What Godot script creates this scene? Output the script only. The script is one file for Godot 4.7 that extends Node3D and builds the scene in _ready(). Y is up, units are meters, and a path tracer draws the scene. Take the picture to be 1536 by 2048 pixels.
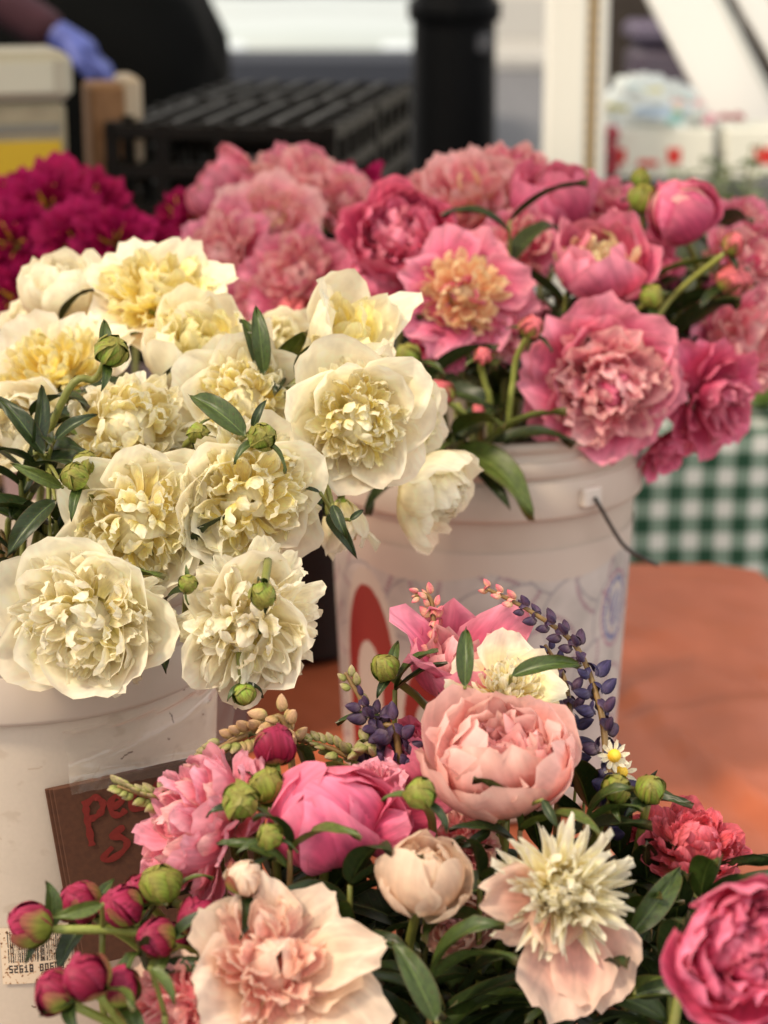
extends Node3D
# A flower stall: buckets of cut peonies on an orange tablecloth, market clutter behind.

const FOCAL := 4107.0            # picture heights of 2048 and a vertical view of 28 degrees
const PITCH := 16.0
const EYE := Vector3(0, 1.55, 0)
const TABLE := 0.74              # height of the table top

var used := {}
var mats := {}
var shapes := {}
var side_dir := Vector3.RIGHT
var up_dir := Vector3.UP
var look_dir := Vector3.FORWARD


func _ready() -> void:
	var p := deg_to_rad(PITCH)
	look_dir = Vector3(0, -sin(p), -cos(p))
	up_dir = Vector3(0, cos(p), -sin(p))
	camera_and_light()
	make_materials()
	setting()
	tables()
	buckets()
	backdrop()
	flowers()


func camera_and_light() -> void:
	var cam := Camera3D.new()
	cam.name = "camera"
	add_child(cam)
	cam.position = EYE
	cam.rotation_degrees = Vector3(-PITCH, 0, 0)
	var lens := CameraAttributesPhysical.new()
	lens.frustum_focal_length = 12.0 / tan(deg_to_rad(14.0))
	lens.frustum_focus_distance = 1.33
	lens.exposure_aperture = 3.9
	lens.frustum_near = 0.05
	lens.frustum_far = 200.0
	cam.attributes = lens
	cam.fov = 28.0
	cam.near = 0.05
	cam.far = 200.0
	var sky_m := ProceduralSkyMaterial.new()
	sky_m.sky_top_color = Color(0.80, 0.80, 0.80)
	sky_m.sky_horizon_color = Color(0.93, 0.90, 0.86)
	sky_m.sky_curve = 0.25
	sky_m.ground_bottom_color = Color(0.30, 0.29, 0.28)
	sky_m.ground_horizon_color = Color(0.55, 0.53, 0.51)
	sky_m.sky_energy_multiplier = 1.0
	var sky := Sky.new()
	sky.sky_material = sky_m
	var e := Environment.new()
	e.background_mode = Environment.BG_SKY
	e.sky = sky
	e.tonemap_mode = Environment.TONE_MAPPER_LINEAR
	e.tonemap_exposure = 2.28
	e.sdfgi_enabled = true
	e.ssao_enabled = true
	e.ssil_enabled = true
	var w := WorldEnvironment.new()
	w.name = "world_environment"
	w.environment = e
	add_child(w)
	var sun := DirectionalLight3D.new()
	sun.name = "sun"
	sun.light_energy = 0.5
	sun.light_angular_distance = 10.0
	sun.light_color = Color(1.0, 0.925, 0.81)
	sun.shadow_enabled = true
	add_child(sun)
	sun.look_at_from_position(Vector3.ZERO, Vector3(0.75, -1.15, -0.55), Vector3.UP)


# ---------------------------------------------------------------- helpers
func spot(px: float, py: float, depth: float) -> Vector3:
	# a place measured on the photograph at a given distance along the view
	return EYE + side_dir * ((px - 768.0) / FOCAL * depth) + up_dir * ((1024.0 - py) / FOCAL * depth) + look_dir * depth


func numbered(called: String) -> String:
	used[called] = used.get(called, -1) + 1
	return called if used[called] == 0 else "%s_%03d" % [called, used[called]]


func thing(called: String, label: String, category: String, where := Vector3.ZERO, group := "") -> Node3D:
	var o := Node3D.new()
	o.name = numbered(called)
	o.position = where
	add_child(o, true)
	o.set_meta("label", label)
	o.set_meta("category", category)
	if group:
		o.set_meta("group", group)
	return o


func part(called: String, mesh: Mesh, m: Material, parent: Node3D, t := Transform3D()) -> MeshInstance3D:
	var o := MeshInstance3D.new()
	o.name = called
	o.mesh = mesh
	o.material_override = m
	o.transform = t
	parent.add_child(o, true)
	return o


func structure(called: String, mesh: Mesh, m: Material, t := Transform3D()) -> MeshInstance3D:
	var o := part(called, mesh, m, self, t)
	o.set_meta("kind", "structure")
	return o


func at(p: Vector3) -> Transform3D:
	return Transform3D(Basis(), p)


func plain(color: Color, rough := 0.6, metal := 0.0) -> StandardMaterial3D:
	var m := StandardMaterial3D.new()
	m.albedo_color = color
	m.roughness = rough
	m.metallic = metal
	return m


func finish(st: SurfaceTool) -> ArrayMesh:
	st.generate_normals()
	return st.commit()


func box(size: Vector3, bevel := 0.004) -> ArrayMesh:
	# a box with chamfered edges, centred; cached
	var key := "box%s%s" % [size, bevel]
	if shapes.has(key):
		return shapes[key]
	var st := SurfaceTool.new()
	st.begin(Mesh.PRIMITIVE_TRIANGLES)
	st.set_smooth_group(-1)
	var h := size / 2.0
	var b := minf(bevel, minf(h.x, minf(h.y, h.z)) * 0.6)
	var i := h - Vector3(b, b, b)
	for axis in 3:
		var u := (axis + 1) % 3
		var v := (axis + 2) % 3
		for s in [-1.0, 1.0]:
			var q := []
			for c in [[-1, -1], [1, -1], [1, 1], [-1, 1]]:
				var p := Vector3()
				p[axis] = s * h[axis]
				p[u] = c[0] * i[u]
				p[v] = c[1] * i[v]
				q.append(p)
			quad_out(st, q)
		for su in [-1.0, 1.0]:
			for sv in [-1.0, 1.0]:
				var q := []
				for c in [[-1, 0], [1, 0], [1, 1], [-1, 1]]:
					var p := Vector3()
					p[axis] = c[0] * i[axis]
					p[u] = su * (h[u] if c[1] == 0 else i[u])
					p[v] = sv * (i[v] if c[1] == 0 else h[v])
					q.append(p)
				quad_out(st, q)
	for sx in [-1.0, 1.0]:
		for sy in [-1.0, 1.0]:
			for sz in [-1.0, 1.0]:
				var a := Vector3(sx * h.x, sy * i.y, sz * i.z)
				var c := Vector3(sx * i.x, sy * h.y, sz * i.z)
				var d := Vector3(sx * i.x, sy * i.y, sz * h.z)
				tri_out(st, a, c, d)
	shapes[key] = finish(st)
	return shapes[key]


func quad_out(st: SurfaceTool, q: Array) -> void:
	tri_out(st, q[0], q[1], q[2])
	tri_out(st, q[0], q[2], q[3])


func tri_out(st: SurfaceTool, a: Vector3, b: Vector3, c: Vector3) -> void:
	# faces outward from the origin; front faces run clockwise
	var n := (b - a).cross(c - a)
	if n.dot(a + b + c) > 0.0:
		var k := b
		b = c
		c = k
	st.add_vertex(a)
	st.add_vertex(b)
	st.add_vertex(c)


func grid(rows: Array, closed := false, uvs := true) -> ArrayMesh:
	# a smooth sheet through rows of points
	var st := SurfaceTool.new()
	st.begin(Mesh.PRIMITIVE_TRIANGLES)
	st.set_smooth_group(0)
	var nr := rows.size()
	var nc: int = rows[0].size()
	for r in nr:
		for c in nc:
			if uvs:
				st.set_uv(Vector2(float(c) / (nc - 1), float(r) / (nr - 1)))
			st.add_vertex(rows[r][c])
	for r in nr - 1:
		for c in nc - 1:
			var k := r * nc + c
			for n in [k, k + 1, k + nc, k + 1, k + nc + 1, k + nc]:
				st.add_index(n)
	return finish(st)


func lathe(profile: Array, n := 48, vscale := 1.0) -> ArrayMesh:
	# profile of (radius, height) from the bottom outside up, turned about y
	var rows := []
	for p in profile:
		var row := PackedVector3Array()
		for k in n + 1:
			var a := TAU * k / n
			row.append(Vector3(p.x * sin(a), p.y, p.x * cos(a)))
		rows.append(row)
	return grid(rows)


func tube(points: PackedVector3Array, r0: float, r1: float, n := 7) -> ArrayMesh:
	var rows := []
	var side := Vector3.ZERO
	var m := points.size()
	for k in m:
		var d := (points[mini(k + 1, m - 1)] - points[maxi(k - 1, 0)]).normalized()
		if side == Vector3.ZERO:
			side = d.cross(Vector3(0.31, 0.17, 0.93)).normalized()
		side = (side - d * side.dot(d)).normalized()
		var over := d.cross(side)
		var r := lerpf(r0, r1, float(k) / (m - 1))
		var row := PackedVector3Array()
		for j in n + 1:
			var a := TAU * j / n
			row.append(points[k] + (side * cos(a) + over * sin(a)) * r)
		rows.append(row)
	var cap := PackedVector3Array()
	var cap0 := PackedVector3Array()
	for j in n + 1:
		cap.append(points[m - 1])
		cap0.append(points[0])
	rows.append(cap)
	rows.push_front(cap0)
	return grid(rows)


func smooth_line(keys: Array, n := 16) -> PackedVector3Array:
	# Catmull-Rom through the keys
	var out := PackedVector3Array()
	var m := keys.size()
	for k in m - 1:
		var a: Vector3 = keys[maxi(k - 1, 0)]
		var b: Vector3 = keys[k]
		var c: Vector3 = keys[k + 1]
		var d: Vector3 = keys[mini(k + 2, m - 1)]
		var steps := maxi(2, int(ceil(float(n) / (m - 1))))
		for s in steps:
			out.append(b.cubic_interpolate(c, a, d, float(s) / steps))
	out.append(keys[m - 1])
	return out


func noise_of(sd: int, freq: float, octaves := 3) -> FastNoiseLite:
	var n := FastNoiseLite.new()
	n.seed = sd
	n.frequency = freq
	n.fractal_octaves = octaves
	return n


func noise_tex(sd: int, freq: float, a: Color, b: Color, size := 256) -> NoiseTexture2D:
	var t := NoiseTexture2D.new()
	t.width = size
	t.height = size
	t.seamless = true
	t.noise = noise_of(sd, freq, 4)
	var g := Gradient.new()
	g.set_color(0, a)
	g.set_color(1, b)
	t.color_ramp = g
	return t


func grained(a: Color, b: Color, scale: float, rough := 0.7, sd := 1, freq := 0.02, bump := 0.0) -> StandardMaterial3D:
	var m := StandardMaterial3D.new()
	m.albedo_texture = noise_tex(sd, freq, a, b)
	m.uv1_triplanar = true
	m.uv1_scale = Vector3.ONE * scale
	m.roughness = rough
	if bump > 0.0:
		var t := NoiseTexture2D.new()
		t.seamless = true
		t.width = 256
		t.height = 256
		t.noise = noise_of(sd + 3, freq * 1.6, 4)
		t.as_normal_map = true
		t.bump_strength = 4.0
		m.normal_enabled = true
		m.normal_texture = t
		m.normal_scale = bump
	return m


# ---------------------------------------------------------------- petals and leaves
# width, base share, where widest, taper to the tip, roundness, its power, cup, bend at start, bend along, bend at tip, waves, edge frill, fray, fray count, cells across, cells along
const KIND := {
	"guard": [0.50, 0.22, 0.62, 0.06, 0.42, 2.4, 0.95, -0.15, 0.75, 0.15, 0.05, 0.035, 0.03, 3.0, 10, 9],
	"flat": [0.48, 0.20, 0.62, 0.10, 0.40, 2.2, 0.45, 0.0, 0.35, -0.25, 0.07, 0.05, 0.06, 4.0, 14, 10],
	"bowl": [0.48, 0.28, 0.58, 0.10, 0.42, 2.3, 1.05, -0.55, 1.75, 0.1, 0.035, 0.03, 0.05, 4.0, 10, 9],
	"hug": [0.36, 0.30, 0.50, 0.22, 0.40, 2.2, 0.95, 0.0, 2.45, 0.0, 0.012, 0.008, 0.03, 3.0, 9, 10],
	"wavy": [0.34, 0.24, 0.66, 0.05, 0.38, 2.3, 0.70, 0.05, 0.45, -0.20, 0.08, 0.08, 0.05, 2.6, 10, 9],
	"ruffle": [0.23, 0.30, 0.62, 0.08, 0.44, 2.1, 0.80, -0.05, 0.35, 0.70, 0.06, 0.055, 0.035, 2.2, 8, 8],
	"curl": [0.25, 0.30, 0.62, 0.08, 0.46, 2.1, 1.05, 0.0, 0.55, 1.15, 0.05, 0.05, 0.03, 2.2, 8, 8],
	"narrow": [0.125, 0.40, 0.66, 0.10, 0.40, 1.9, 0.80, 0.0, 0.40, 0.80, 0.05, 0.04, 0.07, 1.8, 6, 7],
	"spike": [0.080, 0.50, 0.45, 0.20, 0.66, 1.1, 0.80, -0.15, 0.55, -0.55, 0.09, 0.02, 0.04, 2.0, 5, 8],
	"strap": [0.24, 0.28, 0.58, 0.08, 0.46, 1.9, 0.55, 0.0, 0.10, -0.35, 0.07, 0.05, 0.05, 2.2, 8, 8],
	"sepal": [0.30, 0.50, 0.40, 0.15, 0.45, 1.8, 0.85, 0.0, 2.30, 0.0, 0.01, 0.0, 0.02, 2.0, 7, 9],
	"sepal_short": [0.40, 0.55, 0.40, 0.10, 0.45, 1.9, 0.72, 0.0, 1.50, 0.0, 0.01, 0.0, 0.02, 2.0, 7, 7],
	"wrap": [0.27, 0.35, 0.45, 0.35, 0.30, 2.0, 0.90, 0.0, 3.0, 0.0, 0.008, 0.006, 0.02, 2.0, 9, 12],
	"leaf": [0.125, 0.10, 0.42, 0.15, 0.80, 1.05, -0.001, 0.15, -0.75, -0.55, 0.05, 0.03, 0.0, 1.0, 6, 12],
	"blade": [0.085, 0.12, 0.42, 0.15, 0.80, 1.05, -0.001, 0.10, -0.30, -0.45, 0.04, 0.02, 0.0, 1.0, 6, 12],
}
const VARIANTS := 7


func petal_shape(kind: String, pick: int) -> ArrayMesh:
	var key := kind + str(pick % VARIANTS)
	if shapes.has(key):
		return shapes[key]
	var d: Array = KIND[kind]
	var rng := RandomNumberGenerator.new()
	rng.seed = hash(key)
	var nz := noise_of(rng.randi() % 10000, 0.9, 2)
	var w: float = d[0] * rng.randf_range(0.88, 1.12)
	var cup: float = d[6] * rng.randf_range(0.75, 1.25)
	var c0: float = d[7] + rng.randf_range(-0.08, 0.08)
	var c1: float = d[8] * rng.randf_range(0.8, 1.2) if not ["hug", "wrap", "sepal", "sepal_short"].has(kind) else d[8]
	var c2: float = d[9] + rng.randf_range(-0.2, 0.2) * (0.2 if ["hug", "wrap", "sepal", "sepal_short"].has(kind) else 1.0)
	var lean := rng.randf_range(-0.10, 0.10)
	var phase := rng.randf() * TAU
	var waves := rng.randf_range(2.0, 3.6)
	var nu: int = d[14]
	var nv: int = d[15]
	var leafy := kind == "leaf" or kind == "blade"
	# the spine, finely sampled
	var ns := 24
	var spine := PackedVector2Array([Vector2.ZERO])
	var bend := PackedFloat32Array([c0])
	for k in ns:
		var t := (k + 1.0) / ns
		var a := c0 + c1 * t + c2 * t * t * t
		spine.append(spine[k] + Vector2(cos(a), sin(a)) / ns)
		bend.append(a)
	var rows := []
	for j in nv + 1:
		var t := float(j) / nv
		if leafy:
			t = t
		var row := PackedVector3Array()
		for i in nu + 1:
			var s := 2.0 * i / nu - 1.0
			var tip: float = 1.0 - d[4] * pow(absf(s), d[5]) + d[12] * nz.get_noise_2d(s * d[13] * 1.1, 7.0) * 1.6
			if leafy:
				tip = 1.0
			var te := t * tip
			var f := te * ns
			var k0 := clampi(int(f), 0, ns - 1)
			var sp := spine[k0].lerp(spine[k0 + 1], f - k0)
			var a := lerpf(bend[k0], bend[k0 + 1], f - k0)
			var ww: float = w * lerpf(d[1], 1.0, smoothstep(0.0, d[2], te)) * (1.0 - d[3] * smoothstep(d[2], 1.0, te))
			if leafy:
				ww = w * pow(sin(PI * pow(clampf(te, 0.0, 1.0), 0.75)), 0.85)
			var kk := cup * ww / w
			var x := ww * s
			var z := 0.0
			if absf(kk) > 0.01:
				x = ww * sin(s * kk) / kk
				z = ww * (1.0 - cos(s * kk)) / kk
			if leafy:
				z = absf(s) * ww * 0.38 - 0.02 * (1.0 - absf(s))
			z += d[10] * te * te * nz.get_noise_2d(s * 1.6 + 3.0, te * 2.2) * 1.7
			var rim := maxf(s * s * 0.8, smoothstep(0.55, 1.0, t)) * te
			z += d[11] * rim * sin(s * PI * waves + phase + te * 3.0)
			x += lean * te * te
			row.append(Vector3(x, sp.x - sin(a) * z, sp.y + cos(a) * z))
		rows.append(row)
	shapes[key] = grid(rows)
	return shapes[key]


func petal_paint(base: Color, mid: Color, tip: Color, edge: Color, vein := 0.06, sd := 1, blotch := 0.05) -> ImageTexture:
	# the dye of a petal from its claw to its tip, with veins and small blemishes
	var wd := 72
	var ht := 120
	var im := Image.create(wd, ht, false, Image.FORMAT_RGB8)
	var streak := noise_of(sd, 0.12, 3)
	var cloud := noise_of(sd + 9, 0.035, 3)
	for y in ht:
		var t := y / (ht - 1.0)
		for x in wd:
			var s := 2.0 * x / (wd - 1.0) - 1.0
			var c := base.lerp(mid, smoothstep(0.05, 0.55, t)).lerp(tip, smoothstep(0.5, 1.0, t))
			c = c.lerp(edge, smoothstep(0.62, 1.0, maxf(absf(s), t)) * 0.6)
			var k := 1.0 + vein * streak.get_noise_2d(x * (1.6 - 0.7 * t) + 40.0, y * 0.10) * 1.5 + blotch * cloud.get_noise_2d(x, y) * 1.6
			c = Color(c.r * minf(k, 1.06), c.g * k, c.b * k)
			im.set_pixel(x, ht - 1 - y, c.clamp())
	# grid() runs v from the claw (0) to the tip (1)
	im.flip_y()
	return ImageTexture.create_from_image(im)


func petal_material(called: String, base: Color, mid: Color, tip: Color, edge: Color, through := 0.62, vein := 0.06, rough := 0.62) -> void:
	for v in 2:
		var m := StandardMaterial3D.new()
		m.albedo_texture = petal_paint(base, mid, tip, edge, vein, hash(called) % 1000 + v * 31)
		var k := 1.0 if v == 0 else 0.94
		m.albedo_color = Color(k, k * (1.0 if v == 0 else 0.985), k * (1.0 if v == 0 else 0.97))
		m.roughness = rough
		m.metallic_specular = 0.3
		m.backlight_enabled = true
		m.backlight = Color(through, through, through)
		m.cull_mode = BaseMaterial3D.CULL_DISABLED
		mats[called + str(v)] = m


func rgb(r: int, g: int, b: int) -> Color:
	return Color8(r, g, b)


func make_materials() -> void:
	petal_material("ivory", rgb(240, 230, 160), rgb(253, 244, 214), rgb(253, 247, 224), rgb(254, 249, 231), 1.00, 0.03)
	petal_material("cream", rgb(250, 230, 144), rgb(253, 241, 186), rgb(253, 247, 216), rgb(254, 249, 228), 1.00, 0.04)
	petal_material("yellow", rgb(248, 222, 118), rgb(252, 236, 150), rgb(253, 243, 188), rgb(253, 246, 204), 1.00, 0.04)
	petal_material("rose", rgb(234, 146, 162), rgb(223, 108, 142), rgb(231, 130, 162), rgb(243, 170, 188), 0.85, 0.09)
	petal_material("rose_light", rgb(242, 164, 158), rgb(243, 156, 172), rgb(248, 182, 190), rgb(252, 212, 208), 0.92, 0.07)
	petal_material("rose_deep", rgb(210, 80, 118), rgb(214, 84, 126), rgb(224, 106, 146), rgb(236, 146, 170), 0.80, 0.09)
	petal_material("hot", rgb(234, 136, 156), rgb(227, 92, 132), rgb(231, 108, 146), rgb(243, 156, 178), 0.80, 0.10)
	petal_material("pale", rgb(246, 196, 178), rgb(247, 188, 180), rgb(249, 196, 190), rgb(251, 216, 206), 0.95, 0.05)
	petal_material("pale_deep", rgb(234, 128, 142), rgb(240, 150, 158), rgb(244, 174, 176), rgb(248, 198, 192), 0.92, 0.06)
	petal_material("blush", rgb(250, 226, 186), rgb(249, 220, 194), rgb(250, 224, 202), rgb(251, 232, 212), 1.00, 0.05)
	petal_material("blush_pink", rgb(240, 172, 164), rgb(244, 190, 176), rgb(248, 210, 192), rgb(250, 222, 202), 0.95, 0.05)
	petal_material("cream_pale", rgb(250, 228, 150), rgb(252, 240, 190), rgb(252, 246, 220), rgb(253, 248, 230), 1.00, 0.04)
	petal_material("peach", rgb(246, 172, 142), rgb(252, 208, 166), rgb(254, 232, 186), rgb(254, 240, 204), 1.00, 0.06)
	petal_material("salmon", rgb(224, 144, 116), rgb(226, 104, 110), rgb(228, 102, 122), rgb(236, 134, 144), 0.80, 0.12)
	petal_material("lilac_pink", rgb(240, 148, 146), rgb(238, 144, 164), rgb(242, 162, 184), rgb(246, 186, 200), 0.90, 0.07)
	petal_material("coral", rgb(206, 150, 104), rgb(212, 112, 108), rgb(212, 100, 116), rgb(222, 126, 130), 0.60, 0.12)
	petal_material("magenta", rgb(134, 8, 58), rgb(156, 10, 74), rgb(172, 18, 88), rgb(186, 36, 104), 0.65, 0.10)
	petal_material("maroon", rgb(110, 28, 44), rgb(124, 24, 50), rgb(140, 30, 62), rgb(150, 48, 78), 0.40, 0.20, 0.5)
	petal_material("stamen", rgb(222, 170, 40), rgb(240, 196, 60), rgb(244, 206, 80), rgb(244, 206, 80), 0.4, 0.02)
	petal_material("sepal", rgb(112, 134, 50), rgb(130, 150, 60), rgb(134, 146, 62), rgb(130, 112, 62), 0.35, 0.14, 0.45)
	petal_material("sepal_red", rgb(118, 136, 52), rgb(136, 146, 62), rgb(142, 112, 66), rgb(140, 56, 68), 0.35, 0.16, 0.45)
	petal_material("lupine", rgb(120, 104, 114), rgb(66, 50, 76), rgb(52, 40, 66), rgb(92, 66, 88), 0.45, 0.18, 0.5)
	petal_material("lupine_blue", rgb(100, 94, 116), rgb(50, 44, 76), rgb(42, 38, 66), rgb(70, 60, 94), 0.45, 0.18, 0.5)
	petal_material("lupine_pink", rgb(214, 190, 140), rgb(220, 160, 140), rgb(216, 118, 126), rgb(196, 90, 112), 0.5, 0.10, 0.5)
	petal_material("lupine_green", rgb(128, 136, 74), rgb(154, 156, 92), rgb(176, 164, 116), rgb(150, 128, 112), 0.5, 0.10, 0.5)
	petal_material("lupine_tan", rgb(150, 140, 84), rgb(196, 164, 116), rgb(208, 172, 130), rgb(178, 140, 116), 0.5, 0.10, 0.5)
	for v in 3:
		mats["leaf%d" % v] = leaf_material(v)
	var s := grained(rgb(98, 108, 42), rgb(126, 120, 60), 26.0, 0.5, 5, 0.03)
	mats["stem"] = s
	mats["stem_red"] = grained(rgb(112, 92, 48), rgb(140, 104, 64), 30.0, 0.5, 6, 0.03)
	mats["stem_pale"] = grained(rgb(130, 142, 62), rgb(156, 160, 84), 30.0, 0.5, 7, 0.03)


func leaf_material(v: int) -> StandardMaterial3D:
	var wd := 128
	var ht := 256
	var im := Image.create(wd, ht, false, Image.FORMAT_RGB8)
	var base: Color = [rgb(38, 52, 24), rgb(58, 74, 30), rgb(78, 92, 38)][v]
	var cloud := noise_of(40 + v, 0.03, 4)
	var fine := noise_of(60 + v, 0.2, 2)
	for y in ht:
		for x in wd:
			var s := 2.0 * x / (wd - 1.0) - 1.0
			var t := y / (ht - 1.0)
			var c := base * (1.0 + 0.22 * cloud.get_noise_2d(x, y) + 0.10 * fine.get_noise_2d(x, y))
			var rib := exp(-pow(s / 0.045, 2.0))
			var sidev := fposmod(t * 9.0 - absf(s) * 1.5, 1.0)
			var vein := exp(-pow((sidev - 0.5) / 0.05, 2.0)) * 0.35
			c = c.lerp(rgb(112, 130, 66), clampf(rib * 0.75 + vein * 0.6, 0.0, 1.0))
			if cloud.get_noise_2d(x * 2.3 + 90, y * 2.3) > 0.48:
				c = c.lerp(rgb(96, 64, 34), 0.6)
			c = c.lerp(rgb(104, 58, 40), smoothstep(0.9, 1.0, maxf(absf(s), t)) * 0.4)
			c.a = 1.0
			im.set_pixel(x, y, c.clamp())
	var m := StandardMaterial3D.new()
	m.albedo_texture = ImageTexture.create_from_image(im)
	m.roughness = 0.42
	m.metallic_specular = 0.45
	m.backlight_enabled = true
	m.backlight = Color(0.50, 0.52, 0.30)
	m.cull_mode = BaseMaterial3D.CULL_DISABLED
	return m


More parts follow.
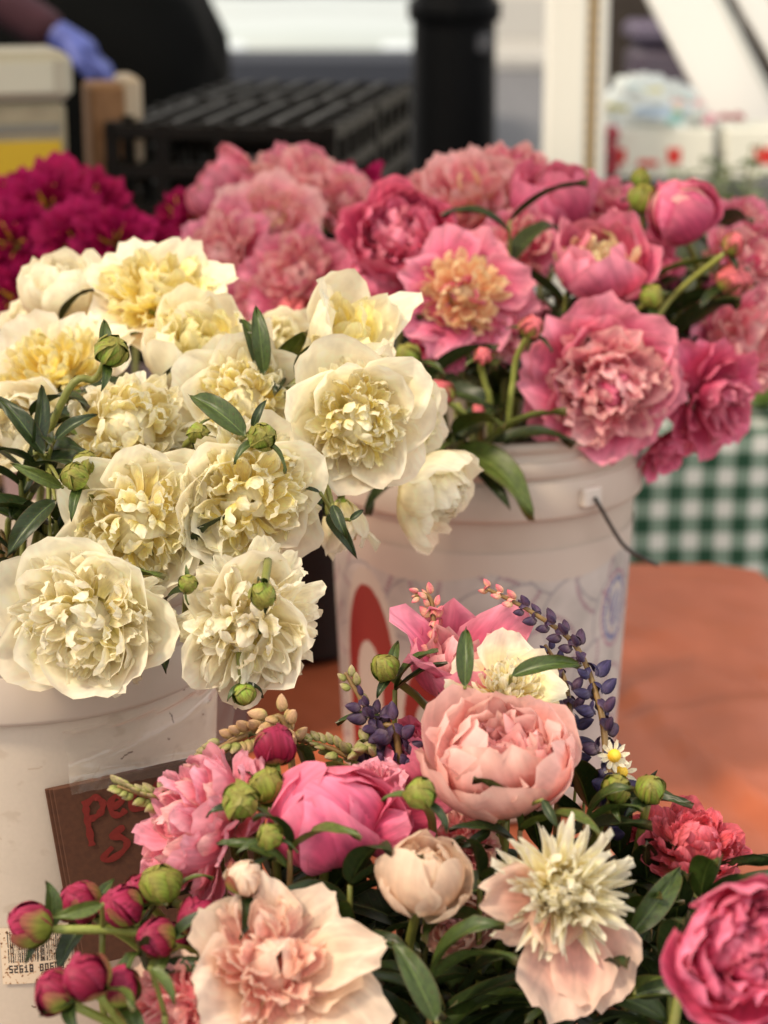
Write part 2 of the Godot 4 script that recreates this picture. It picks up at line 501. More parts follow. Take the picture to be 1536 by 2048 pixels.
# ---------------------------------------------------------------- flowers
# layers: [count, shape, dye, length from, to, tilt from, to (degrees off the axis), foot radius, width, "ring" or "ball", twist in degrees]
const BLOOM := {
	"bomb": [[5, "wrap", "i", 0.84, 0.88, 84, 92, 0.02, 1.25, "ring", 10], [7, "guard", "g", 0.98, 1.1, 66, 92, 0.10, 1.1, "ring", 10], [4, "guard", "g", 0.88, 0.98, 56, 70, 0.12, 1.0, "ring", 14],
		[78, "ruffle", "i", 0.42, 0.58, 14, 88, 0.0, 1.15, "ball", 45, 0.40, 0.45], [36, "curl", "i", 0.42, 0.56, 4, 70, 0.0, 1.1, "ball", 50, 0.42, 0.28], [16, "narrow", "c", 0.44, 0.56, 0, 50, 0.0, 1.5, "ball", 75, 0.36, 0.3]],
	"shaggy": [[5, "wrap", "i", 0.84, 0.88, 84, 92, 0.02, 1.25, "ring", 10], [6, "guard", "g", 0.95, 1.1, 66, 95, 0.10, 1.0, "ring", 10], [60, "ruffle", "g", 0.50, 0.72, 18, 98, 0.0, 1.1, "ball", 50, 0.36, 0.5], [34, "strap", "i", 0.46, 0.68, 8, 88, 0.0, 1.1, "ball", 60, 0.36, 0.40],
		[22, "curl", "i", 0.44, 0.60, 4, 60, 0.0, 1.3, "ball", 75, 0.38, 0.25], [10, "narrow", "c", 0.44, 0.56, 0, 40, 0.0, 1.4, "ball", 75, 0.34, 0.3]],
	"rose": [[5, "wrap", "i", 0.75, 0.78, 84, 92, 0.02, 1.25, "ring", 10], [8, "flat", "g", 0.98, 1.08, 76, 98, 0.08, 1.15, "ring", 10], [8, "guard", "g", 0.88, 0.98, 60, 74, 0.10, 1.05, "ring", 12], [10, "wavy", "i", 0.74, 0.86, 44, 60, 0.14, 1.25, "ring", 24],
		[44, "wavy", "i", 0.50, 0.66, 12, 66, 0.0, 0.85, "ball", 40, 0.26, 0.32], [28, "curl", "i", 0.48, 0.62, 2, 50, 0.0, 1.2, "ball", 50, 0.28, 0.2], [10, "curl", "c", 0.44, 0.56, 0, 24, 0.0, 1.2, "ball", 60, 0.26, 0.15]],
	"fluffy": [[5, "wrap", "i", 0.87, 0.90, 84, 92, 0.02, 1.25, "ring", 10], [7, "flat", "g", 0.95, 1.08, 62, 88, 0.08, 1.05, "ring", 14], [20, "wavy", "i", 0.56, 0.76, 25, 72, 0.0, 0.85, "ball", 45, 0.28, 0.40], [32, "ruffle", "i", 0.50, 0.68, 8, 66, 0.0, 1.35, "ball", 60, 0.30, 0.35], [12, "narrow", "c", 0.46, 0.6, 0, 40, 0.0, 1.4, "ball", 60, 0.28, 0.3]],
	"cup": [[5, "wrap", "i", 0.99, 1.02, 84, 92, 0.02, 1.25, "ring", 10], [6, "bowl", "g", 1.12, 1.25, 42, 58, 0.12, 1.05, "ring", 8], [5, "bowl", "g", 1.05, 1.15, 30, 42, 0.10, 1.0, "ring", 10], [28, "ruffle", "i", 0.74, 0.95, 5, 44, 0.10, 1.0, "ball", 50], [14, "narrow", "c", 0.6, 0.85, 0, 30, 0.08, 1.2, "ball", 50]],
	"bowl": [[5, "wrap", "i", 0.75, 0.78, 84, 92, 0.02, 1.25, "ring", 10], [5, "bowl", "g", 0.98, 1.12, 62, 80, 0.10, 1.15, "ring", 8], [6, "bowl", "g", 0.98, 1.1, 50, 64, 0.12, 1.1, "ring", 10], [7, "bowl", "g", 0.88, 1.0, 38, 54, 0.14, 1.0, "ring", 14],
		[14, "wavy", "g", 0.62, 0.78, 22, 50, 0.16, 1.0, "ball", 40], [26, "curl", "i", 0.60, 0.74, 4, 44, 0.14, 1.25, "ball", 60], [10, "wavy", "i", 0.55, 0.68, 0, 24, 0.10, 0.8, "ball", 60]],
	"globe": [[3, "wrap", "g", 2.92, 3.0, 88, 92, 0.0, 1.35, "ring", 5], [4, "wrap", "i", 2.78, 2.86, 88, 92, 0.0, 1.3, "ring", 6], [3, "hug", "g", 2.5, 2.56, 88, 92, 0.0, 1.3, "ring", 6]],
	"crimson": [[9, "flat", "g", 0.92, 1.12, 56, 92, 0.08, 0.85, "ring", 20], [9, "strap", "g", 0.84, 1.06, 42, 72, 0.08, 1.1, "ring", 30], [24, "strap", "i", 0.56, 0.78, 14, 62, 0.0, 1.0, "ball", 50, 0.22, 0.3], [20, "ruffle", "i", 0.46, 0.64, 6, 54, 0.0, 1.2, "ball", 60, 0.24, 0.3], [8, "spike", "c", 0.46, 0.58, 2, 30, 0.0, 0.9, "ball", 30, 0.20, 0.2]],
	"opening": [[4, "wrap", "g", 1.9, 2.0, 86, 92, 0.0, 1.3, "ring", 6], [4, "bowl", "g", 1.35, 1.5, 62, 76, 0.06, 1.1, "ring", 8], [4, "hug", "g", 2.0, 2.2, 76, 86, 0.05, 1.2, "ring", 8], [4, "hug", "g", 1.9, 2.0, 76, 86, 0.04, 1.1, "ring", 8], [12, "ruffle", "i", 1.15, 1.5, 4, 36, 0.10, 1.0, "ball", 50]],
	"tuft": [[5, "wrap", "i", 0.70, 0.72, 84, 92, 0.02, 1.25, "ring", 10], [8, "flat", "g", 0.95, 1.1, 66, 88, 0.08, 1.0, "ring", 10], [56, "narrow", "i", 0.40, 0.54, 8, 88, 0.0, 1.8, "ball", 60, 0.30, 0.25], [34, "ruffle", "i", 0.38, 0.50, 5, 84, 0.0, 1.1, "ball", 60, 0.30, 0.25], [8, "ruffle", "c", 0.36, 0.46, 0, 25, 0.0, 1.3, "ball", 60, 0.30, 0.3]],
	"spiky": [[5, "wrap", "c", 0.75, 0.78, 84, 92, 0.02, 1.25, "ring", 10], [74, "spike", "i", 0.76, 1.02, 10, 90, 0.06, 1.4, "ball", 40], [34, "strap", "i", 0.62, 0.84, 6, 84, 0.06, 0.42, "ball", 50], [26, "narrow", "i", 0.6, 0.8, 4, 55, 0.08, 1.0, "ball", 50], [16, "ruffle", "c", 0.5, 0.66, 0, 45, 0.06, 1.0, "ball", 50]],
	"lobed": [[5, "wrap", "i", 0.93, 0.96, 84, 92, 0.02, 1.25, "ring", 10], [7, "bowl", "g", 0.96, 1.08, 60, 78, 0.10, 0.95, "ring", 8], [48, "ruffle", "i", 0.50, 0.66, 10, 84, 0.0, 1.7, "ball", 40, 0.40, 0.30], [26, "curl", "c", 0.46, 0.62, 5, 66, 0.0, 1.35, "ball", 50, 0.38, 0.25]],
	"ball": [[5, "wrap", "i", 1.04, 1.08, 84, 92, 0.02, 1.25, "ring", 10], [5, "bowl", "g", 0.9, 1.0, 78, 92, 0.10, 1.0, "ring", 8], [40, "curl", "i", 0.50, 0.66, 10, 80, 0.0, 1.35, "ball", 40, 0.40, 0.25], [22, "ruffle", "i", 0.50, 0.62, 5, 62, 0.0, 1.3, "ball", 50, 0.40, 0.3], [10, "strap", "g", 0.8, 0.95, 62, 92, 0.08, 0.9, "ball", 40]],
	"loose": [[4, "bowl", "g", 1.05, 1.25, 40, 56, 0.08, 0.9, "ring", 14], [3, "strap", "g", 1.15, 1.3, 24, 44, 0.06, 1.3, "ring", 14], [10, "ruffle", "i", 0.6, 0.85, 4, 34, 0.08, 1.2, "ball", 50]],
	"single": [[8, "flat", "g", 0.95, 1.1, 60, 85, 0.08, 1.0, "ring", 10], [7, "guard", "g", 0.85, 0.98, 40, 60, 0.08, 0.9, "ring", 12], [14, "wavy", "i", 0.6, 0.8, 15, 50, 0.10, 0.8, "ball", 50], [14, "spike", "c", 0.36, 0.46, 2, 30, 0.04, 0.9, "ball", 30]],
}
const SPREAD := {"bowl": 1.28, "cup": 1.35, "loose": 1.4, "lobed": 1.22, "ball": 1.3, "spiky": 1.15, "opening": 1.12, "fluffy": 1.05}   # how far a curled flower falls short of its petals' length
const DYE := {
	"white": ["ivory", "cream", "yellow"], "white_pure": ["ivory", "ivory", "cream"], "white_yellow": ["ivory", "yellow", "yellow"],
	"rose": ["rose", "rose_light", "rose_deep"], "rose_deep": ["rose_deep", "rose", "rose_deep"], "fluff": ["rose_light", "rose_light", "peach"], "fluff_rose": ["rose", "rose_light", "rose_light"],
	"peach": ["rose", "peach", "rose"], "peach_cream": ["rose", "peach", "peach"], "hot": ["hot", "hot", "hot"], "pale": ["pale", "pale_deep", "pale_deep"],
	"blush": ["blush", "blush_pink", "blush_pink"], "cream": ["blush_pink", "cream_pale", "cream_pale"], "cream_bud": ["blush", "blush", "cream_pale"], "salmon": ["salmon", "salmon", "salmon"],
	"lilac": ["lilac_pink", "lilac_pink", "rose_light"], "coral": ["coral", "coral", "coral"], "magenta": ["magenta", "magenta", "stamen"], "cream_white": ["cream_pale", "cream_pale", "cream_pale"],
	"bud_pink": ["rose_deep", "rose_light", "peach"], "soft": ["blush_pink", "pale_deep", "pale"],
}


func facing(axis: Vector3, turn: float) -> Basis:
	var y := axis.normalized()
	var x := y.cross(Vector3(0.13, 0.21, 0.97) if absf(y.z) < 0.85 else Vector3(0.1, 0.97, 0.2)).normalized()
	return Basis(x, y, x.cross(y)).rotated(y, turn)


func lay_petal(root: Node3D, called: String, frame: Transform3D, phi: float, tilt: float, length: float, width: float, foot: float, kind: String, m: Material, twist: float, pick: int) -> MeshInstance3D:
	var o := Vector3(cos(phi), 0, sin(phi))
	var y := (Vector3.UP * cos(tilt) + o * sin(tilt)).normalized()
	var z := (Vector3.UP * sin(tilt) - o * cos(tilt)).normalized()
	var b := Basis(y.cross(z), y, z).rotated(y, twist)
	b = Basis(b.x * length * width, b.y * length, b.z * length)
	var t := frame * Transform3D(b, o * foot)
	t.origin -= root.position
	return part(called, petal_shape(kind, pick), m, root, t)


func bloom(root: Node3D, frame: Transform3D, size: float, kind: String, dye: String, sd: int, thin := 1.0) -> void:
	var rng := RandomNumberGenerator.new()
	rng.seed = sd * 7919 + 13
	var dyes: Array = DYE[dye]
	# no two heads alike: how open, how full, how lopsided
	var open := deg_to_rad(rng.randf_range(-9.0, 9.0)) if kind != "globe" else 0.0
	var heart := rng.randf_range(0.86, 1.14) if kind != "globe" else 1.0
	frame.basis = frame.basis * Basis.from_scale(Vector3(rng.randf_range(0.92, 1.08), 1.0, rng.randf_range(0.92, 1.08)))
	var sway := rng.randf() * TAU
	for layer in BLOOM[kind]:
		var n: int = layer[0]
		if layer[9] == "ball":
			n = maxi(4, int(n * thin))
		var start := rng.randf() * TAU
		for k in n:
			var phi: float
			var tilt: float
			if layer[9] == "ring":
				phi = start + TAU * (k + rng.randf_range(-0.18, 0.18)) / n
				tilt = deg_to_rad(rng.randf_range(layer[5], layer[6]))
				if layer[1] != "wrap" and layer[1] != "hug":
					tilt += open + 0.16 * cos(phi - sway)
			else:
				phi = start + k * 2.39996 + rng.randf_range(-0.3, 0.3)
				var c := lerpf(cos(deg_to_rad(layer[5])), cos(deg_to_rad(layer[6])), (k + 0.5) / n)
				tilt = acos(c) + rng.randf_range(-0.08, 0.08)
			var dye_name: String = dyes[["g", "i", "c"].find(layer[2])]
			var m: Material = mats[dye_name + ("0" if rng.randf() < 0.6 else "1")]
			var length := size * rng.randf_range(layer[3], layer[4]) * (heart if layer[9] == "ball" else 1.0)
			var tw := deg_to_rad(layer[10]) * rng.randf_range(-1.0, 1.0)
			var wd: float = layer[8] * rng.randf_range(0.85, 1.15) / sqrt(thin if layer[9] == "ball" else 1.0)
			var o := lay_petal(root, "petal", frame, phi, tilt, length, wd, size * layer[7], layer[1], m, tw, rng.randi() % VARIANTS)
			if layer[9] == "ball" and layer.size() > 11:
				# stands on the heart of the flower and leans out, so that its hollow side shows
				o.queue_free()
				root.remove_child(o)
				var core: float = size * layer[11] * heart
				var radial := Vector3(cos(phi) * sin(tilt), cos(tilt), sin(phi) * sin(tilt))
				var lifted := Transform3D(frame.basis, frame * (radial * core))
				lay_petal(root, "petal", lifted, phi, minf(tilt + layer[12] * rng.randf_range(0.55, 1.45), 2.3), length, wd, 0.0, layer[1], m, tw, rng.randi() % VARIANTS)


func add_sepals(root: Node3D, frame: Transform3D, size: float, rng: RandomNumberGenerator, n := 4, dye := "sepal") -> void:
	for k in n:
		lay_petal(root, "sepal", frame, TAU * (k + rng.randf() * 0.4) / n, deg_to_rad(86), size * rng.randf_range(0.8, 1.15), 1.0, 0.0, "sepal", mats[dye + "0"], 0.0, rng.randi() % VARIANTS)


func add_leaf(root: Node3D, from: Vector3, towards: Vector3, length: float, rng: RandomNumberGenerator, kind := "leaf", shade := -1, roll := 99.0) -> void:
	var y := towards.normalized()
	var z := (Vector3.UP - y * y.y)
	if z.length() < 0.2:
		z = Vector3(0, 0.2, 1) - y * y.z
	z = z.normalized()
	var b := Basis(y.cross(z), y, z).rotated(y, rng.randf_range(-0.6, 0.6) if roll > 90.0 else roll)
	var w := rng.randf_range(0.9, 1.25)
	b = Basis(b.x * length * w, b.y * length, b.z * length)
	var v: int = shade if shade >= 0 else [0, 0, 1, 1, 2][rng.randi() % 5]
	part("leaf", petal_shape(kind, rng.randi() % VARIANTS), mats["leaf%d" % v], root, Transform3D(b, from - root.position))


class Pot:
	var foot: Vector3      # middle of the inside bottom
	var height: float
	var reach: float       # how far from the axis a stem may cross the rim
	var inside: float      # how far from the axis it may stand at the bottom


func stem_line(pot: Pot, tip: Vector3, axis: Vector3, rng: RandomNumberGenerator, close := 1.0) -> PackedVector3Array:
	var flat := Vector3(tip.x - pot.foot.x, 0, tip.z - pot.foot.z)
	var d := minf(flat.length(), 1.0)
	var dir := flat.normalized()
	var over := pot.foot + Vector3.UP * (pot.height + 0.012) + dir * minf(pot.reach, d * 0.75) * close + Vector3(rng.randf_range(-0.012, 0.012), 0, rng.randf_range(-0.012, 0.012))
	var low := pot.foot - dir * rng.randf_range(0.0, pot.inside * 0.7) + Vector3(rng.randf_range(-1, 1), 0, rng.randf_range(-1, 1)) * pot.inside * 0.25 + Vector3.UP * 0.004
	var gap := over.distance_to(tip)
	var near := tip - axis.normalized() * minf(0.075 if close > 0.9 else 0.10, gap * 0.45) + Vector3.UP * minf(0.012, gap * 0.1)
	if close < 0.9:
		return smooth_line([low, over, over.lerp(near, 0.6), near, tip], 20)
	return smooth_line([low, low.lerp(over, 0.55), over, over.lerp(near, 0.55) + Vector3.UP * gap * 0.06, near, tip], 20)


func peony(pot: Pot, row: Array, group: String, thin := 1.0, leaves := 2, close := 1.0) -> Node3D:
	# row: x, y, depth, radius in pixels, axis x, y, z, kind, dye, label
	var size: float = row[3] / FOCAL * row[2] * SPREAD.get(row[7], 1.0)
	var axis := Vector3(row[4], row[5], row[6]).normalized()
	var middle := spot(row[0], row[1], row[2])
	var kind: String = row[7]
	var back := 0.42
	if kind == "globe":
		back = 0.95
	elif kind == "opening" or kind == "cup" or kind == "loose":
		back = 0.75
	var seat := middle - axis * size * back
	var sd := int(row[0] * 3 + row[1])
	var rng := RandomNumberGenerator.new()
	rng.seed = sd
	var line := stem_line(pot, seat, axis, rng, close)
	var root := thing("peony", row[9], "flower", line[0], group)
	var frame := Transform3D(facing(axis, rng.randf() * TAU), seat)
	bloom(root, frame, size, kind, row[8], sd, thin)
	add_sepals(root, Transform3D(frame.basis, seat - axis * 0.002), size * 0.55, rng, 4, "sepal")
	dress_stem(root, line, rng, 0.0029, leaves)
	return root


func dress_stem(root: Node3D, line: PackedVector3Array, rng: RandomNumberGenerator, r: float, leaves: int, stem_dye := "stem", length := 0.068) -> void:
	var local := PackedVector3Array()
	for p in line:
		local.append(p - root.position)
	part("stem", tube(local, r * 1.15, r), mats[stem_dye], root)
	var n := line.size()
	for k in leaves:
		var at_k := clampi(n - 2 - int(rng.randf_range(5.0, 11.0)), 2, n - 2)
		var p := line[at_k]
		var d := (line[at_k + 1] - line[at_k]).normalized()
		var out := d.cross(Vector3(rng.randf_range(-1, 1), rng.randf_range(-0.4, 0.4), rng.randf_range(-1, 1))).normalized()
		if out.z < -0.3:
			out = out.rotated(d, PI)
		add_leaf(root, p, out * 0.8 + d * 0.55, length * rng.randf_range(0.75, 1.15), rng, "leaf")


func bud(pot: Pot, row: Array, group: String) -> Node3D:
	# row: x, y, depth, radius in pixels, axis x, y, z, "green", "red", "coral" or "cream", label
	var size: float = row[3] / FOCAL * row[2]
	var axis := Vector3(row[4], row[5], row[6]).normalized()
	var seat := spot(row[0], row[1], row[2]) - axis * size * 0.95
	var rng := RandomNumberGenerator.new()
	rng.seed = int(row[0] * 5 + row[1])
	var line := stem_line(pot, seat, axis, rng)
	if row.size() > 9:
		# a side bud: its stalk leaves the stalk of the flower beside it
		var joint := spot(row[9][0], row[9][1], row[9][2])
		line = smooth_line([joint, joint.lerp(seat, 0.5) + Vector3(0, 0.006, -0.004) + (spot(row[9][3], row[9][4], row[9][5]) - joint.lerp(seat, 0.5) if row[9].size() > 3 else Vector3.ZERO), seat - axis * minf(0.02, joint.distance_to(seat) * 0.3), seat], 16)
	var root := thing("peony_bud", row[8], "flower bud", line[0], group)
	var frame := Transform3D(facing(axis, rng.randf() * TAU), seat)
	var inner: String = {"green": "sepal", "red": "maroon", "coral": "coral", "cream": "blush"}[row[7]]
	var outer: String = {"green": "sepal", "red": "sepal_red", "coral": "sepal_red", "cream": "sepal_red"}[row[7]]
	# tightly wrapped petals
	for ring in [[4, 2.86, 0.0], [3, 2.96, 0.5]]:
		for k in ring[0]:
			lay_petal(root, "petal", frame, TAU * (k + ring[2] + rng.randf() * 0.3) / ring[0], deg_to_rad(90), size * ring[1], 1.25, 0.0, "wrap", mats[inner + str(rng.randi() % 2)], rng.randf_range(-0.10, 0.10), rng.randi())
	for k in 6:
		var long_one := rng.randf() < (0.75 if row[7] == "green" else 0.55)
		lay_petal(root, "sepal", frame, TAU * (k + rng.randf() * 0.5) / 6.0, deg_to_rad(91), size * ((2.36 if long_one else 1.55) + rng.randf_range(0.0, 0.05)), 1.1, 0.0, "sepal" if long_one else "sepal_short", mats[outer + str(rng.randi() % 2)], rng.randf_range(-0.15, 0.15), rng.randi())
	# narrow bracts under the bud
	for k in 2:
		var a := frame.basis * Vector3(cos(k * 2.6 + rng.randf()), 0.35, sin(k * 2.6 + rng.randf()))
		add_leaf(root, seat, a, size * rng.randf_range(2.0, 3.4), rng, "leaf")
	dress_stem(root, line, rng, 0.0026, 0, "stem_pale" if row[7] != "green" else "stem")
	return root


func leafy_stem(pot: Pot, px: float, py: float, depth: float, n: int, length: float, label: String, group: String, sd: int, shade := -1, close := 1.0) -> Node3D:
	var tip := spot(px, py, depth)
	var rng := RandomNumberGenerator.new()
	rng.seed = sd * 31 + 5
	var line := stem_line(pot, tip, Vector3.UP if close > 0.9 else Vector3(0.2, -0.5, 0.8), rng, close)
	var root := thing("leafy_stem", label, "foliage stem", line[0], group)
	var local := PackedVector3Array()
	for p in line:
		local.append(p - root.position)
	part("stem", tube(local, 0.003, 0.0016), mats["stem_red" if sd % 3 == 0 else "stem"], root)
	var m := line.size()
	if pot.foot.y < 0.6:
		add_leaf(root, line[m - 1], (line[m - 1] - line[m - 2]).normalized() + Vector3(rng.randf_range(-0.4, 0.4), 0.2, 0.3), length * 0.9, rng, "leaf", shade)
	for k in n:
		var at_k := clampi(m - 1 - int(k * 9.0 / n), 3, m - 1)
		var p := line[at_k]
		var d := (line[at_k] - line[at_k - 1]).normalized()
		var a := k * 2.4 + rng.randf()
		var out := Vector3(cos(a), 0.2, sin(a) * 0.8 + 0.3).normalized()
		add_leaf(root, p, out * 0.85 + d * 0.5, length * rng.randf_range(0.7, 1.15), rng, "leaf" if rng.randf() < 0.7 else "blade", shade)
	return root


func leaf_spray(pot: Pot, joint: Array, leaves: Array, label: String, group: String) -> void:
	# a stem with leaves in known places; each leaf: x, y of its foot, x, y of its tip, depths of both, shade
	var tip := spot(joint[0], joint[1], joint[2])
	var rng := RandomNumberGenerator.new()
	rng.seed = int(joint[0] * 7 + joint[1])
	var line := stem_line(pot, tip, Vector3.UP if joint[0] < 560 or pot.foot.y < 0.6 else Vector3(0.3, -0.4, 0.8), rng, 1.0 if joint[0] < 560 or pot.foot.y < 0.6 else 0.3)
	var root := thing("leafy_stem", label, "foliage stem", line[0], group)
	var local := PackedVector3Array()
	for p in line:
		local.append(p - root.position)
	part("stem", tube(local, 0.003, 0.0018), mats["stem"], root)
	for l in leaves:
		var a := spot(l[0], l[1], l[4])
		var b := spot(l[2], l[3], l[5])
		part("stalk", tube(smooth_line([tip - root.position, (tip + a) / 2.0 - root.position + Vector3(0, 0.002, 0), a - root.position], 6), 0.0016, 0.0012, 6), mats["stem"], root)
		var y := (b - a).normalized()
		var face := (EYE - a).normalized() + Vector3(0, 0.6, 0)
		var z := (face - y * face.dot(y)).normalized()
		var bs := Basis(y.cross(z), y, z).rotated(y, rng.randf_range(-0.5, 0.5))
		# blades bend away along their length, so aim them a little forward
		bs = Basis(bs.x.normalized(), 0.28) * bs
		var len_ := a.distance_to(b) * 1.1
		part("leaf", petal_shape("leaf", rng.randi()), mats["leaf%d" % int(l[6])], root, Transform3D(Basis(bs.x * len_ * rng.randf_range(0.95, 1.25), bs.y * len_, bs.z * len_), a - root.position))


func floret_shape(pick: int) -> ArrayMesh:
	# a pea flower: closed wings like a small pod, and a banner folded back above them; grows along y
	var key := "floret%d" % pick
	if shapes.has(key):
		return shapes[key]
	var st := SurfaceTool.new()
	st.begin(Mesh.PRIMITIVE_TRIANGLES)
	var rows := []
	for j in 8:
		var t := j / 7.0
		var row := PackedVector3Array()
		var w := 0.24 * pow(sin(PI * pow(t, 0.8)), 0.7) + 0.005
		for i in 9:
			var a := TAU * i / 8.0
			row.append(Vector3(cos(a) * w * 0.72, t * 0.95, sin(a) * w * 1.25 + 0.16 * t * t))
		rows.append(row)
	st.append_from(grid(rows), 0, Transform3D())
	if pick > 0:
		var b := Basis(Vector3.RIGHT, 0.55 if pick == 1 else 0.25)
		st.append_from(petal_shape("hug", pick), 0, Transform3D(b.scaled(Vector3.ONE * 0.95), Vector3(0, 0.02, -0.12)))
	shapes[key] = st.commit()
	return shapes[key]


func lupine(pot: Pot, keys: Array, dyes: Array, size: float, spacing: float, bare: float, label: String, group: String, sd: int, droop := 0.2, closed := 0.3) -> Node3D:
	# keys: places along the stalk (x, y, depth); dyes from the oldest florets to the tip
	var rng := RandomNumberGenerator.new()
	rng.seed = sd * 101 + 7
	var pts := []
	for k in keys:
		pts.append(spot(k[0], k[1], k[2]))
	var start: Vector3 = pts[0]
	var flat := Vector3(start.x - pot.foot.x, 0, start.z - pot.foot.z)
	var over := pot.foot + Vector3.UP * (pot.height + 0.02) + flat.normalized() * minf(pot.reach, flat.length() * 0.8)
	var line := smooth_line([pot.foot + Vector3(rng.randf_range(-0.05, 0.05), 0.004, rng.randf_range(-0.05, 0.05)), over] + pts, 12 * pts.size())
	var root := thing("lupine", label, "flower", line[0], group)
	var local := PackedVector3Array()
	for p in line:
		local.append(p - root.position)
	part("stem", tube(local, 0.0032, 0.0012), mats["stem_red"], root)
	var along := 0.0
	var total := 0.0
	var first := line.size()
	for k in range(1, line.size()):
		if line[k].distance_to(start) < 0.012 and k < first:
			first = k
	for k in range(first, line.size() - 1):
		total += line[k].distance_to(line[k + 1])
	var done := 0.0
	var next := total * bare
	var turn := rng.randf() * TAU
	for k in range(first, line.size() - 1):
		var a := line[k]
		var b := line[k + 1]
		var seg := a.distance_to(b)
		var d := (b - a).normalized()
		while next < done + seg:
			var t := next / total
			var p := a + d * (next - done)
			for j in (3 if rng.randf() < 0.75 else 2):
				turn += 2.2 + rng.randf_range(-0.3, 0.3)
				var side := d.cross(Vector3(0.2, 0.3, 0.93)).normalized().rotated(d, turn)
				var s := size * lerpf(1.0, 0.55, smoothstep(0.35, 1.0, t)) * rng.randf_range(0.85, 1.15)
				var lift := lerpf(0.25, 1.1, smoothstep(0.4, 1.0, t))
				var y := (side + d * lift - Vector3.UP * droop * (1.0 - t)).normalized()
				var x := y.cross(d).normalized()
				if x.length() < 0.5:
					continue
				var bs := Basis(x, y, x.cross(y))
				var dye: String = dyes[clampi(int(t * dyes.size() + rng.randf_range(-0.35, 0.35)), 0, dyes.size() - 1)]
				part("floret", floret_shape(0 if t > 1.0 - closed else 1 + rng.randi() % 2), mats[dye + str(rng.randi() % 2)], root, Transform3D(bs.scaled_local(Vector3.ONE * s), p + side * size * 0.30 * (1.0 - 0.6 * t) - root.position))
			next += spacing * lerpf(1.0, 0.6, t)
		done += seg
	return root


func flowers() -> void:
	var w := Pot.new(); w.foot = WHITE_POT + Vector3(0, 0.004, 0); w.height = 0.37; w.reach = 0.128; w.inside = 0.09
	var p := Pot.new(); p.foot = PRINT_POT + Vector3(0, 0.004, 0); p.height = 0.37; p.reach = 0.128; p.inside = 0.09
	var b := Pot.new(); b.foot = BLACK_POT + Vector3(0, 0.004, 0); b.height = 0.34; b.reach = 0.11; b.inside = 0.08
	var g := Pot.new(); g.foot = GREY_POT + Vector3(0, 0.004, 0); g.height = 0.36; g.reach = 0.11; g.inside = 0.08
	var f := Pot.new(); f.foot = FRONT_POT + Vector3(0, 0.004, 0); f.height = 0.37; f.reach = 0.128; f.inside = 0.09
	white_flowers(w)
	pink_flowers(p, b)
	magenta_flowers(g, b)
	bouquet(f)


